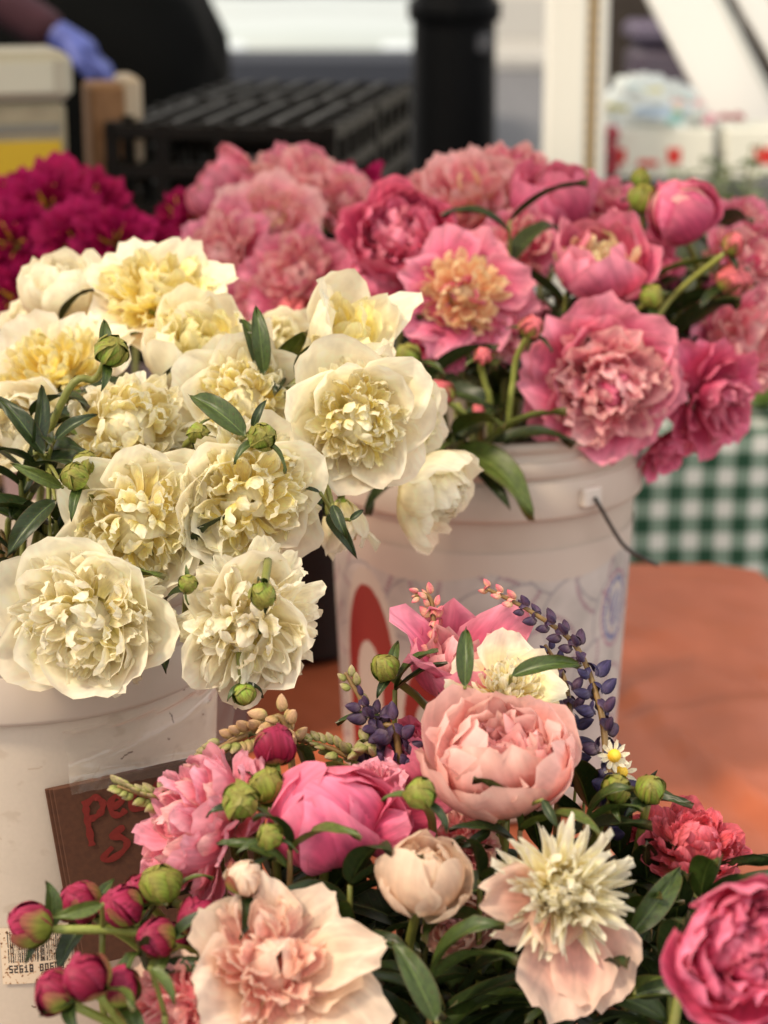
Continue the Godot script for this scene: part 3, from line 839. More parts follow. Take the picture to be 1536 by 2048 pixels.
func white_flowers(w: Pot) -> void:
	var gr := "white peonies in the plain white bucket"
	for r in [
		[168, 1248, 1.305, 189, -0.12, 0.12, 1.0, "bomb", "white_pure", "full white peony hanging lowest over the plain white bucket"],
		[272, 1062, 1.36, 183, 0.06, 0.12, 1.0, "bomb", "white", "white peony with wide rounded outer petals and a yellow heart, just above the lowest one"],
		[497, 1002, 1.37, 163, 0.22, 0.10, 1.0, "bomb", "white", "dense cream white peony ball in the middle of the white bunch"],
		[500, 1268, 1.30, 167, 0.15, -0.12, 1.0, "shaggy", "white_pure", "shaggy white peony drooping past the right side of the white bucket"],
		[716, 852, 1.42, 161, 0.16, -0.04, 1.0, "bomb", "white", "big ruffled white peony beside the rim of the printed bucket"],
		[486, 802, 1.47, 152, -0.05, 0.45, 1.0, "bomb", "white", "white peony crossed by a green leaf, behind a round bud"],
		[250, 858, 1.44, 123, 0.10, 0.55, 1.0, "ball", "white", "half opened cream peony with tightly crumpled petals below the tall green bud"],
		[390, 672, 1.56, 145, -0.15, 0.9, 0.55, "cup", "white_yellow", "cup shaped cream peony seen from the side beside two upright leaves"],
		[322, 575, 1.63, 165, 0.05, 1.0, 0.50, "fluffy", "white_yellow", "wide flat white peony with yellow centre at the top of the white bunch"],
		[112, 545, 1.68, 108, -0.15, 1.0, 0.18, "cup", "white_pure", "white cup of broad petals seen from the side, topmost at the left"],
		[100, 745, 1.58, 160, -0.2, 0.6, 0.8, "tuft", "white_yellow", "soft white peony with yellow tuft at the left edge, behind the tall bud"],
		[705, 632, 1.50, 123, 0.30, 0.8, 0.55, "loose", "white_yellow", "open white peony standing tallest in front of the pink ones"],
		[822, 838, 1.52, 110, 0.65, 0.15, 0.7, "bomb", "white", "ruffled white peony half hidden at the right end of the white bunch"],
		[575, 690, 1.63, 92, 0.2, 0.6, 0.7, "cup", "white", "white peony mostly hidden behind the upright pair of leaves"],
		[900, 1000, 1.53, 104, 0.75, -0.25, 0.5, "cup", "white_pure", "small white peony lying against the collar of the printed bucket"],
		[690, 1075, 1.47, 72, 0.1, -0.9, 0.4, "loose", "white_pure", "white petals hanging down into the shade between the two buckets"],
		[52, 640, 1.72, 79, -0.4, 0.6, 0.6, "cup", "white", "pale peony peeping out under the topmost white cup"],
		[405, 905, 1.46, 92, 0.1, 0.3, 0.8, "cup", "white_pure", "smooth white petals tucked between the crumpled peony and the dense ball"],
		[28, 860, 1.52, 101, -0.3, 0.3, 0.9, "cup", "white_pure", "pale peony at the left edge behind the dark leaves"],
		[175, 960, 1.46, 97, -0.2, 0.2, 0.9, "single", "white_pure", "open white peony low under the half opened crumpled one"],
	]:
		peony(w, r, gr, 1.0, 2, 0.3 if r[0] > 600 else 1.0)
	var gb := "green buds among the white peonies"
	for r in [
		[222, 702, 1.40, 33, 0.45, 0.75, 0.5, "green", "tall round green bud on a curved stem over the white peonies", [40, 1010, 1.46, 135, 800, 1.42]],
		[525, 873, 1.34, 29, 0.3, 0.4, 0.9, "green", "smooth green bud in front of the white peony crossed by a leaf", [505, 960, 1.44]],
		[525, 1190, 1.245, 27, -0.05, -0.3, 1.0, "green", "green bud resting on the shaggy drooping white peony", [545, 1100, 1.37]],
		[150, 952, 1.34, 28, -0.3, 0.7, 0.6, "green", "lower of two green buds left of the yellow hearted white peony", [190, 1040, 1.42]],
		[172, 926, 1.37, 25, 0.1, 0.9, 0.3, "green", "upper of two green buds touching each other, left in the white bunch", [192, 1030, 1.43]],
		[488, 1388, 1.30, 23, 0.1, -0.9, 0.3, "green", "green bud hanging just under the shaggy drooping peony", [495, 1290, 1.36]],
		[396, 868, 1.40, 22, 0.4, 0.5, 0.7, "green", "little green bud between the white peonies above the dense ball", [410, 950, 1.46]],
		[376, 1168, 1.28, 20, 0.1, 0.3, 1.0, "green", "narrow green bud between the lowest white peony and the shaggy one", [372, 1250, 1.36]],
	]:
		bud(w, r, gb)
	var gl := "leafy stems among the white peonies"
	for r in [
		[60, 830, 1.46, 5, 0.070, "dark leafy stem spreading at the left edge under the tall bud"],
		[40, 960, 1.44, 5, 0.070, "dark leaves at the left edge above the lowest white peony"],
		[20, 1090, 1.42, 5, 0.070, "dark leaves at the left edge just above the lowest white peony"],
		[70, 900, 1.44, 4, 0.062, "pointed leaves left of the two touching buds"],
		[110, 1040, 1.43, 5, 0.076, "leafy stem behind the yellow hearted peony at the left"],
		[320, 760, 1.52, 4, 0.064, "leafy stem behind the half opened crumpled peony"],
		[655, 1030, 1.44, 5, 0.056, "dark leaves hanging in the gap between the two buckets"],
		[590, 960, 1.46, 4, 0.056, "dark leaves behind the dense white ball"],
		[330, 1200, 1.33, 4, 0.048, "leaf tips showing between the two lowest white peonies"],
		[120, 640, 1.66, 4, 0.064, "green leaves under the topmost white cup"],
	]:
		leafy_stem(w, r[0], r[1], r[2], r[3], r[4], r[5], gl, int(r[0] + r[1]), 0 if int(r[0]) % 2 == 0 else -1, 0.3 if r[0] > 560 else 1.0)


	for r in [
		[[522, 770, 1.48], [[528, 750, 512, 608, 1.47, 1.47, 1], [520, 745, 488, 628, 1.475, 1.48, 1]], "upright pair of pointed leaves in front of the white cup"],
		[[470, 900, 1.40], [[492, 872, 384, 782, 1.35, 1.36, 1], [505, 860, 530, 798, 1.36, 1.36, 0]], "long leaf crossing a white peony above the dense ball"],
		[[95, 925, 1.42], [[70, 905, 76, 768, 1.41, 1.42, 0], [90, 910, -10, 800, 1.41, 1.42, 0], [110, 880, 190, 828, 1.40, 1.40, 0], [125, 975, 22, 932, 1.36, 1.35, 2], [110, 1000, 12, 1100, 1.38, 1.36, 0], [100, 1085, 30, 1180, 1.37, 1.35, 0]], "fan of dark leaves at the left edge below the tall bud"],
		[[675, 1050, 1.40], [[665, 1010, 690, 1075, 1.36, 1.35, 0], [700, 1040, 728, 1020, 1.36, 1.36, 0], [640, 985, 600, 975, 1.38, 1.38, 0]], "small dark leaves hanging under the big ruffled white peony"],
	]:
		leaf_spray(w, r[0], r[1], r[2], gl)


func pink_flowers(p: Pot, b: Pot) -> void:
	var gr := "pink peonies in the printed bucket"
	for r in [
		[1215, 772, 1.80, 177, 0.10, 0.12, 1.0, "rose", "rose", "largest pink double peony hanging over the rim of the printed bucket"],
		[1438, 805, 1.88, 125, 0.55, -0.25, 0.75, "single", "rose_deep", "deep pink peony with broad drooping petals, right of the largest one"],
		[1492, 690, 1.95, 118, 0.45, 0.3, 0.85, "fluffy", "fluff_rose", "frilly light pink peony at the right edge"],
		[930, 582, 1.84, 137, 0.12, 0.40, 1.0, "tuft", "peach", "pink peony with a peach coloured tuft in its heart"],
		[798, 465, 1.92, 121, -0.1, 0.62, 0.8, "bowl", "rose_deep", "round deep pink peony with a dark crumpled heart"],
		[1192, 492, 1.88, 114, -0.15, 0.95, 0.45, "cup", "peach_cream", "pink cup with creamy frills seen from the side"],
		[1112, 365, 2.05, 110, 0.1, 1.0, 0.2, "cup", "rose_deep", "tall pink cup standing highest against the white post"],
		[945, 395, 2.12, 125, -0.1, 0.7, 0.65, "fluffy", "fluff", "frilly light pink peony in front of the black post"],
		[1362, 425, 1.95, 68, -0.25, 0.85, 0.4, "globe", "bud_pink", "half opened coral pink globe near the right edge"],
		[1490, 520, 2.02, 87, 0.4, 0.6, 0.6, "fluffy", "rose", "pink peony at the right edge under the coral globe"],
		[1300, 530, 1.99, 74, 0.2, 0.5, 0.8, "single", "rose_deep", "shaded pink peony between the cup and the coral globe"],
		[1450, 600, 2.0, 69, 0.3, 0.3, 0.8, "cup", "rose_deep", "small deep pink peony above the frilly one at the right edge"],
		[1040, 490, 2.0, 87, 0.1, 0.5, 0.9, "fluffy", "rose", "pink peony in the gap between the peach tuft and the creamy cup"],
		[1240, 400, 2.12, 83, 0.3, 0.8, 0.4, "single", "rose", "pink petals just behind the pink cup with creamy frills"],
		[768, 565, 1.94, 58, -0.2, 0.1, 0.9, "globe", "rose_deep", "dark pink round peony under the deep pink bowl"],
		[880, 690, 1.86, 74, -0.1, -0.2, 0.9, "single", "rose_deep", "dark petals in the shade below the peach tufted peony"],
		[1012, 680, 1.86, 54, 0.3, 0.1, 0.9, "fluffy", "rose", "small pink peony at the right below the peach tufted one"],
		[1060, 610, 1.90, 52, 0.5, 0.6, 0.5, "loose", "rose", "small loose pink petals right of the peach tufted peony"],
		[1330, 905, 1.90, 78, 0.4, -0.6, 0.6, "single", "rose_deep", "dark pink petals under the largest peony at the rim"],
		[1020, 335, 2.16, 84, 0.0, 0.9, 0.4, "fluffy", "rose", "pink frills between the black post and the tall pink cup"],
		[1170, 420, 2.10, 70, 0.2, 0.7, 0.6, "fluffy", "rose", "pink peony low behind the tall pink cup"],
		[1500, 440, 2.10, 70, 0.4, 0.7, 0.5, "single", "rose", "pink peony cut by the right edge above the brownish bud"],
		[860, 380, 2.16, 70, -0.2, 0.8, 0.5, "fluffy", "fluff_rose", "light pink petals left of the frilly one in front of the black post"],
		[1400, 690, 2.0, 58, 0.1, 0.5, 0.8, "cup", "rose_deep", "deep pink petals between the largest peony and the frilly one"],
	]:
		peony(p, r, gr, 0.8, 2)
	var gk := "pink peonies behind the white bunch"
	for r in [
		[600, 372, 2.24, 121, 0.1, 0.85, 0.5, "fluffy", "fluff_rose", "light pink frilly peony reaching up to the black crate"],
		[540, 445, 2.16, 108, 0.0, 0.45, 0.9, "fluffy", "fluff", "frilly pink peony with peach glow below the crate"],
		[432, 352, 2.30, 87, -0.75, 0.7, 0.2, "cup", "rose", "pink peony turned to the left in front of the crate"],
		[440, 505, 2.12, 108, -0.3, 0.5, 0.8, "fluffy", "fluff_rose", "pink peony just above the flat white one"],
		[600, 550, 2.06, 112, 0.1, 0.4, 0.9, "fluffy", "rose", "frilly pink peony left of the tallest white one"],
		[718, 558, 2.08, 52, 0.0, 0.5, 0.8, "globe", "rose_deep", "round pink ball behind the tallest white peony"],
		[590, 650, 2.0, 50, -0.2, 0.4, 0.8, "globe", "coral", "coral pink ball left of the tallest white peony"],
		[690, 400, 2.22, 78, 0.3, 0.6, 0.7, "fluffy", "rose", "pink peony filling in behind the deep pink bowl"],
		[520, 600, 2.08, 90, -0.1, 0.4, 0.9, "fluffy", "rose", "pink petals low behind the white cup"],
	]:
		peony(b, r, gk, 0.75, 1)
	var gb := "buds among the pink peonies"
	for r in [
		[815, 712, 1.74, 27, -0.2, 0.8, 0.5, "green", "green bud right of the tallest white peony"],
		[882, 787, 1.74, 28, -0.5, 0.7, 0.5, "coral", "coral striped bud over the rim, left of the largest pink peony"],
		[1062, 655, 1.76, 24, 0.2, 0.8, 0.5, "coral", "olive bud between the peach tufted and the largest pink peony"],
		[1288, 398, 1.96, 30, 0.0, 1.0, 0.2, "green", "olive bud touching the coral globe"],
		[1282, 357, 1.98, 20, 0.2, 1.0, 0.1, "green", "small dark bud standing above the coral globe"],
		[1466, 490, 1.88, 24, 0.5, 0.7, 0.4, "coral", "brownish bud on a slanting stem at the right edge"],
		[1304, 592, 1.84, 24, 0.3, 0.7, 0.6, "green", "green bud in the shade above the largest pink peony"],
		[966, 712, 1.76, 18, 0.0, 0.6, 0.8, "coral", "small coral bud low in the shade of the pink bunch"],
		[955, 824, 1.80, 15, 0.0, 0.7, 0.6, "coral", "tiny red bud among dark leaves at the rim"],
		[1465, 560, 1.90, 34, 0.3, 0.6, 0.7, "coral", "plump pink bud at the right edge"],
	]:
		bud(p, r, gb)
	var gl := "leafy stems among the pink peonies"
	for r in [
		[905, 870, 1.78, 7, 0.10, "leaves hanging over the rim of the printed bucket"],
		[950, 900, 1.80, 6, 0.09, "dark pointed leaf tips at the rim of the printed bucket"],
		[1020, 440, 1.92, 5, 0.085, "dark leaf bowed over beside the pink cup with frills"],
		[1130, 590, 1.90, 8, 0.10, "dark leaves under the pink cup with frills"],
		[1010, 780, 1.92, 8, 0.10, "shaded leaves left of the largest pink peony"],
		[1330, 640, 1.95, 8, 0.10, "leafy stem above the largest pink peony"],
		[1250, 600, 1.98, 8, 0.10, "dark leaves behind the largest pink peony"],
		[1400, 600, 2.02, 7, 0.10, "green leaves left of the frilly peony at the right edge"],
		[960, 720, 1.90, 7, 0.09, "dark leaves below the peach tufted peony"],
		[850, 760, 1.86, 7, 0.09, "leaves beside the coral striped bud"],
		[1180, 560, 2.05, 7, 0.10, "leaves deep inside the pink bunch"],
		[1040, 860, 1.96, 8, 0.10, "leaves in the dark just above the bucket rim"],
		[1420, 470, 2.05, 6, 0.08, "leaves under the coral globe"],
	]:
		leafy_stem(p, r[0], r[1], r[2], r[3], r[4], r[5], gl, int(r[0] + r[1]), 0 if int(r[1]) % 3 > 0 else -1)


func magenta_flowers(g: Pot, b: Pot) -> void:
	var gr := "magenta peonies at the back left"
	for r in [
		[88, 402, 2.36, 105, -0.1, 0.6, 0.8, "crimson", "magenta", "magenta peony at the top of the dark pink bunch"],
		[20, 480, 2.28, 95, -0.2, 0.4, 0.9, "crimson", "magenta", "magenta peony cut by the left edge of the picture"],
		[150, 480, 2.22, 95, 0.0, 0.5, 0.9, "crimson", "magenta", "magenta peony with yellow stamens above the topmost white cup"],
		[235, 480, 2.20, 92, 0.2, 0.5, 0.9, "crimson", "magenta", "magenta peony showing yellow stamens over the flat white peony"],
		[182, 385, 2.40, 80, 0.1, 0.8, 0.5, "crimson", "magenta", "small magenta peony standing at the left of the crate"],
		[310, 500, 2.26, 72, 0.4, 0.4, 0.8, "crimson", "magenta", "magenta peony at the right end of the dark pink bunch"],
		[20, 600, 2.20, 85, -0.2, 0.2, 0.9, "crimson", "magenta", "magenta peony low at the left edge behind white petals"],
		[30, 385, 2.44, 70, -0.2, 0.7, 0.6, "crimson", "magenta", "magenta peony in the upper left corner of the dark pink bunch"],
	]:
		peony(g, r, gr, 0.8, 1)
	for r in [
		[352, 425, 2.36, 66, -0.4, 0.6, 0.7, "crimson", "magenta", "magenta peony half hidden under the pink one turned left"],
		[728, 350, 2.40, 56, 0.2, 0.9, 0.3, "loose", "magenta", "magenta peony with one upright petal beside the crate"],
		[395, 450, 2.34, 60, -0.1, 0.4, 0.9, "crimson", "magenta", "magenta petals in shade left of the frilly pink peonies"],
	]:
		peony(b, r, gr, 0.8, 1)
	for r in [[300, 440, 2.44, "dark leaves between magenta peonies and the crate"], [130, 560, 2.36, "dark leaves low in the magenta bunch"], [30, 660, 2.3, "leaves at the left edge under the magenta peonies"]]:
		leafy_stem(g, r[0], r[1], r[2], 6, 0.10, r[3], "leafy stems among the magenta peonies", int(r[0]), 0)


func bouquet(f: Pot) -> void:
	var gr := "mixed peonies in the front bouquet"
	for r in [
		[998, 1524, 1.21, 183, -0.06, 0.90, 0.48, "bowl", "pale", "large pale pink double peony at the top of the front bouquet"],
		[655, 1640, 1.19, 110, 0.05, 0.95, 0.25, "globe", "hot", "closed hot pink globe in the middle of the front bouquet"],
		[812, 1640, 1.20, 110, 0.70, 0.55, 0.35, "loose", "hot", "hot pink peony with spread petals touching the pink globe"],
		[385, 1650, 1.21, 154, -0.82, 0.42, 0.42, "lobed", "lilac", "soft pink peony turned left in front of the cardboard sign"],
		[552, 1920, 1.11, 185, 0.20, 0.75, 0.62, "fluffy", "blush", "blush peony with creamy frills at the bottom of the picture"],
		[845, 1755, 1.15, 88, 0.10, 0.95, 0.32, "opening", "cream_bud", "cream peony just opening under the hot pink petals"],
		[1135, 1785, 1.13, 152, 0.16, 0.42, 0.95, "spiky", "cream", "cream peony with narrow spiky petals and drooping blush petals"],
		[1490, 1900, 1.02, 176, 0.10, 0.45, 0.85, "bowl", "hot", "blurred bright pink peony in the lower right corner"],
		[1395, 1685, 1.25, 114, 0.12, 0.85, 0.5, "ball", "salmon", "salmon pink peony ball against the orange cloth"],
		[918, 1282, 1.31, 138, -0.10, 0.95, 0.3, "loose", "rose", "tulip shaped pink peony standing in front of the printed bucket"],
		[1015, 1362, 1.275, 128, 0.02, 0.9, 0.4, "tuft", "cream_white", "cream white peony peeping out behind the large pale pink one"],
		[800, 1510, 1.28, 97, -0.45, 0.8, 0.4, "cup", "hot", "rose pink peony behind the left side of the large pale pink one"],
		[915, 1850, 1.20, 73, -0.2, 0.4, 0.9, "bowl", "soft", "faded pink peony in the shade between the cream ones"],
		[350, 2020, 1.12, 116, -0.4, 0.4, 0.8, "fluffy", "soft", "pink frilly peony cut off at the bottom beside red buds"],
		[745, 1565, 1.25, 70, -0.1, 0.9, 0.45, "fluffy", "lilac", "light pink frills between the hot pink globe and the large pale pink peony"],
		[450, 2030, 1.16, 80, -0.1, 0.6, 0.8, "fluffy", "soft", "pale pink frills under the left side of the blush peony"],
		[930, 1690, 1.24, 74, 0.0, 0.6, 0.8, "fluffy", "soft", "shaded pink peony under the large pale pink one"],
		[1290, 1660, 1.28, 60, -0.4, 0.8, 0.4, "cup", "salmon", "small salmon cup left of the salmon ball"],
	]:
		var o := peony(f, r, gr, 1.0, 1)
		if r[7] == "spiky":
			# blush guard petals, most of them hanging
			var axis := Vector3(r[4], r[5], r[6]).normalized()
			var size: float = r[3] / FOCAL * r[2]
			var seat := spot(r[0], r[1], r[2]) - axis * size * 0.42
			for k in [[0.05, -1.0, 0.42, 1.75, 0.80], [0.50, -0.95, 0.30, 1.70, 0.80], [-1.0, 0.15, 0.35, 1.30, 0.75], [-0.9, -0.42, 0.40, 1.1, 0.8], [-0.25, -0.8, 0.7, 0.9, 0.9]]:
				var y := Vector3(k[0], k[1], k[2]).normalized()
				var z := (axis - y * axis.dot(y)).normalized()
				var bs := Basis(y.cross(z), y, z)
				bs = Basis(bs.x * size * k[3] * k[4], bs.y * size * k[3], bs.z * size * k[3])
				part("petal", petal_shape("flat", int(k[3] * 10)), mats["blush_pink" + str(int(k[4] * 10) % 2)], o, Transform3D(bs, seat - o.position))
		if r[8] == "blush":
			var axis := Vector3(r[4], r[5], r[6]).normalized()
			var size: float = r[3] / FOCAL * r[2]
			var seat := spot(r[0], r[1], r[2]) - axis * size * 0.42
			for k in [[1.0, 0.35, 0.3, 1.45, 0.62], [1.0, -0.22, 0.4, 1.5, 0.72], [0.6, -0.8, 0.5, 1.2, 0.9]]:
				var y := Vector3(k[0], k[1], k[2]).normalized()
				var z := (axis - y * axis.dot(y)).normalized()
				var bs := Basis(y.cross(z), y, z)
				bs = Basis(bs.x * size * k[3] * k[4], bs.y * size * k[3], bs.z * size * k[3])
				part("petal", petal_shape("flat", int(k[3] * 10)), mats["blush0"], o, Transform3D(bs, seat - o.position))
	var gb := "buds of the front bouquet"
	for r in [
		[62, 1846, 1.14, 46, -0.85, 0.45, 0.3, "red", "red and green bud farthest to the left, over the barcode"],
		[160, 1806, 1.17, 44, -0.5, 0.8, 0.3, "red", "red striped bud behind a green leaf over the cardboard sign"],
		[246, 1814, 1.16, 43, -0.4, 0.85, 0.35, "red", "red and olive bud in front of the lower sign edge"],
		[322, 1770, 1.17, 43, -0.4, 0.85, 0.35, "green", "plump green bud under the soft pink peony"],
		[396, 1836, 1.15, 43, -0.2, 0.8, 0.5, "red", "dark red veined bud beside the blush peony"],
		[314, 1876, 1.13, 41, -0.55, 0.7, 0.5, "red", "shiny crimson bud with a green side in the row of red buds"],
		[112, 1985, 1.09, 44, -0.6, 0.75, 0.3, "red", "crimson bud at the bottom left in a cluster of three"],
		[175, 1955, 1.08, 48, -0.3, 0.9, 0.35, "red", "largest crimson bud of the bottom left cluster"],
		[238, 1975, 1.10, 42, 0.1, 0.9, 0.4, "red", "right hand bud of the bottom left crimson cluster"],
		[282, 1782, 1.19, 34, -0.3, 0.8, 0.3, "red", "dark red bud tucked between the plump green bud and the red ones"],
		[352, 1880, 1.18, 34, -0.1, 0.8, 0.4, "red", "deep red bud in shadow behind the shiny crimson one"],
		[550, 1492, 1.21, 42, 0.25, 0.95, 0.2, "red", "tall green bud opening red above the soft pink peony"],
		[481, 1602, 1.16, 38, 0.1, 0.7, 0.6, "green", "green bud with pink seams right of the soft pink peony"],
		[534, 1572, 1.19, 36, 0.1, 0.9, 0.4, "green", "olive bud under the tall opening bud"],
		[540, 1672, 1.14, 26, 0.0, 0.7, 0.7, "green", "small green bud left of the hot pink globe"],
		[487, 1757, 1.13, 37, 0.1, 0.8, 0.5, "cream", "tan and peach bud above the blush peony"],
		[840, 1588, 1.15, 32, -0.1, 0.7, 0.6, "green", "yellow green bud at the lower left of the large pale pink peony"],
		[1233, 1578, 1.22, 29, 0.15, 0.9, 0.4, "green", "round green bud at the right of the large pale pink peony"],
		[1300, 1580, 1.24, 31, 0.1, 1.0, 0.2, "green", "green bud with a side leaf above the salmon ball"],
		[770, 1335, 1.30, 29, -0.4, 0.8, 0.4, "green", "dark green bud left of the tulip shaped pink peony"],
	]:
		bud(f, r, gb)
	var gl := "leafy stems of the front bouquet"
	for r in [
		[790, 1380, 1.31, 4, 0.050, "dark leaves left of the tulip shaped peony"],
		[700, 1770, 1.17, 6, 0.061, "leaves under the hot pink globe"],
		[580, 1700, 1.16, 5, 0.050, "leaves left of the hot pink globe"],
		[1040, 1660, 1.20, 5, 0.058, "leaves under the large pale pink peony"],
		[1250, 1900, 1.21, 5, 0.079, "large leaves right of the spiky cream peony"],
		[1340, 1950, 1.16, 4, 0.079, "leaf stem left of the blurred pink peony"],
		[430, 1900, 1.16, 5, 0.058, "leaves between the red buds and the blush peony"],
		[300, 1960, 1.14, 4, 0.054, "leaves under the row of red buds"],
		[860, 1960, 1.14, 5, 0.072, "leaves at the bottom below the cream bud"],
		[1000, 1950, 1.20, 5, 0.065, "leaves at the bottom under the spiky cream peony"],
		[960, 1760, 1.19, 4, 0.058, "leaves between the opening cream bud and the spiky peony"],
		[1170, 1650, 1.22, 4, 0.050, "leaves below the round green bud at the right"],
		[690, 1900, 1.18, 5, 0.072, "dark leaves behind the blush peony"],
		[1200, 2010, 1.16, 5, 0.072, "dark leaves in the bottom right of the bouquet"],
		[1400, 1800, 1.2, 4, 0.072, "leaves below the salmon ball"],
		[520, 1960, 1.20, 6, 0.085, "dark leaves low behind the blush peony, at its left"],
		[760, 2000, 1.22, 7, 0.085, "dark leaves low at the bottom, right of the blush peony"],
		[920, 2030, 1.20, 7, 0.085, "dark leaves at the bottom between the bare stems"],
		[1080, 2040, 1.22, 7, 0.085, "dark leaves behind the drooping blush petals"],
		[1330, 2040, 1.20, 7, 0.090, "dark leaves at the bottom left of the blurred pink peony"],
		[1180, 1880, 1.25, 7, 0.080, "dark leaves behind the spiky cream peony"],
		[880, 1900, 1.26, 7, 0.080, "dark leaves behind the opening cream peony"],
		[700, 1850, 1.26, 7, 0.080, "dark leaves under the closed hot pink globe"],
		[1010, 1780, 1.26, 7, 0.075, "dark leaves deep behind the spiky cream peony"],
		[1350, 1850, 1.24, 7, 0.085, "dark leaves deep under the salmon ball"],
		[440, 1980, 1.22, 6, 0.080, "dark leaves behind the red bud cluster"],
		[820, 1820, 1.24, 9, 0.085, "dense dark leaves behind the stalks of the cream bud"],
		[1080, 1700, 1.27, 9, 0.085, "dense dark leaves below the pale pink double peony"],
		[1300, 1820, 1.27, 9, 0.085, "dense dark leaves behind the salmon ball stalk"],
		[1120, 1960, 1.24, 9, 0.085, "dense dark leaves under the spiky peony"],
		[640, 1830, 1.24, 9, 0.085, "dense dark leaves near the bottom edge by the blush peony"],
		[1240, 1720, 1.28, 9, 0.085, "dense dark leaves behind the green buds at the right"],
		[950, 1900, 1.26, 9, 0.085, "dense dark leaves under the faded pink peony"],
		[860, 2040, 1.18, 9, 0.085, "dense dark leaves between bare stalks at the bottom"],
		[760, 1730, 1.27, 9, 0.085, "dense dark leaves beneath the hot pink spread petals"],
		[1420, 2000, 1.22, 9, 0.085, "dense dark leaves low at the bottom right"],
		[560, 1780, 1.26, 9, 0.085, "dense dark leaves low behind the frilly pink one"],
		[1180, 1620, 1.30, 9, 0.085, "dense dark leaves beneath the lupine arch"],
		[620, 1560, 1.24, 4, 0.050, "leaves behind the hot pink globe"],
	]:
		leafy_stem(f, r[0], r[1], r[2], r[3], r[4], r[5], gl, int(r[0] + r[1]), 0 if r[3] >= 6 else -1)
	for r in [
		[[925, 1400, 1.27], [[930, 1375, 936, 1248, 1.24, 1.25, 1]], "upright green leaf in front of the tulip shaped peony"],
		[[1020, 1380, 1.28], [[1022, 1352, 1156, 1318, 1.25, 1.25, 1]], "broad leaf lying under the purple lupine arch"],
		[[1255, 1900, 1.18], [[1262, 1870, 1368, 1735, 1.16, 1.18, 1], [1270, 1990, 1385, 1960, 1.14, 1.13, 0], [1240, 1960, 1310, 1850, 1.18, 1.19, 0]], "long pointed leaves under the salmon ball"],
		[[880, 2060, 1.12], [[872, 2045, 795, 1880, 1.10, 1.11, 1]], "long green leaf standing beside the blush peony"],
		[[205, 1860, 1.16], [[205, 1808, 108, 1838, 1.125, 1.12, 2]], "bright leaf lying across a red bud"],
		[[330, 2030, 1.10], [[300, 1935, 352, 2000, 1.08, 1.07, 2]], "curled bright leaf in the bottom left bud cluster"],
		[[1010, 1640, 1.22], [[1085, 1600, 1120, 1650, 1.17, 1.16, 0], [980, 1660, 930, 1700, 1.20, 1.19, 0]], "leaf folded down under the large pale pink peony"],
	]:
		leaf_spray(f, r[0], r[1], r[2], gl)
	var lu := "lupines in the front bouquet"
	lupine(f, [[1218, 1640, 1.27], [1212, 1500, 1.28], [1196, 1400, 1.29], [1150, 1290, 1.30], [1060, 1222, 1.30], [975, 1178, 1.30]], ["lupine_blue", "lupine_blue", "lupine", "lupine_blue", "lupine", "lupine", "lupine_pink"], 0.0145, 0.0140, 0.02, "long purple lupine arching in front of the printed bucket", lu, 1, 0.2, 0.0)
	lupine(f, [[1120, 1560, 1.30], [1140, 1460, 1.31], [1130, 1360, 1.32], [1090, 1290, 1.33]], ["lupine_blue", "lupine_blue", "lupine", "lupine_blue"], 0.0140, 0.0140, 0.0, "dark blue lupine behind the large pale pink peony", lu, 2, 0.2, 0.1)
	lupine(f, [[880, 1420, 1.33], [870, 1300, 1.33], [862, 1200, 1.33], [830, 1190, 1.33]], ["lupine_pink", "lupine_pink", "lupine_pink"], 0.013, 0.010, 0.45, "pale pink lupine tip above the tulip shaped peony", lu, 3, 0.0, 0.2)
	lupine(f, [[800, 1530, 1.28], [755, 1450, 1.28], [720, 1395, 1.28], [690, 1345, 1.28]], ["lupine", "lupine", "lupine", "lupine_green"], 0.0140, 0.0095, 0.0, "dark purple lupine in the shade left of the pale pink peony", lu, 4, 0.1, 0.25)
	lupine(f, [[760, 1560, 1.28], [690, 1510, 1.28], [640, 1490, 1.28], [590, 1480, 1.28]], ["lupine", "lupine_green", "lupine_green", "lupine_green"], 0.0125, 0.006, 0.1, "green lupine lying left behind the hot pink globe", lu, 5, 0.0, 0.5)
	lupine(f, [[580, 1500, 1.27], [520, 1465, 1.27], [450, 1490, 1.26], [395, 1525, 1.26]], ["lupine_tan", "lupine_tan", "lupine_tan", "lupine_green"], 0.0135, 0.006, 0.0, "tan and green lupine against the side of the white bucket", lu, 6, 0.0, 0.8)
	lupine(f, [[430, 1640, 1.25], [360, 1605, 1.23], [300, 1592, 1.22], [235, 1572, 1.22]], ["lupine", "lupine", "lupine_green", "lupine_green"], 0.0125, 0.0055, 0.1, "blue green lupine tip pointing left over the cardboard sign", lu, 7, 0.0, 0.9)
	for r in [[1228, 1512, 1.26, "larger chamomile with yellow centre beside the purple lupine"], [1242, 1545, 1.27, "smaller chamomile just below the other one"]]:
		chamomile(f, r)


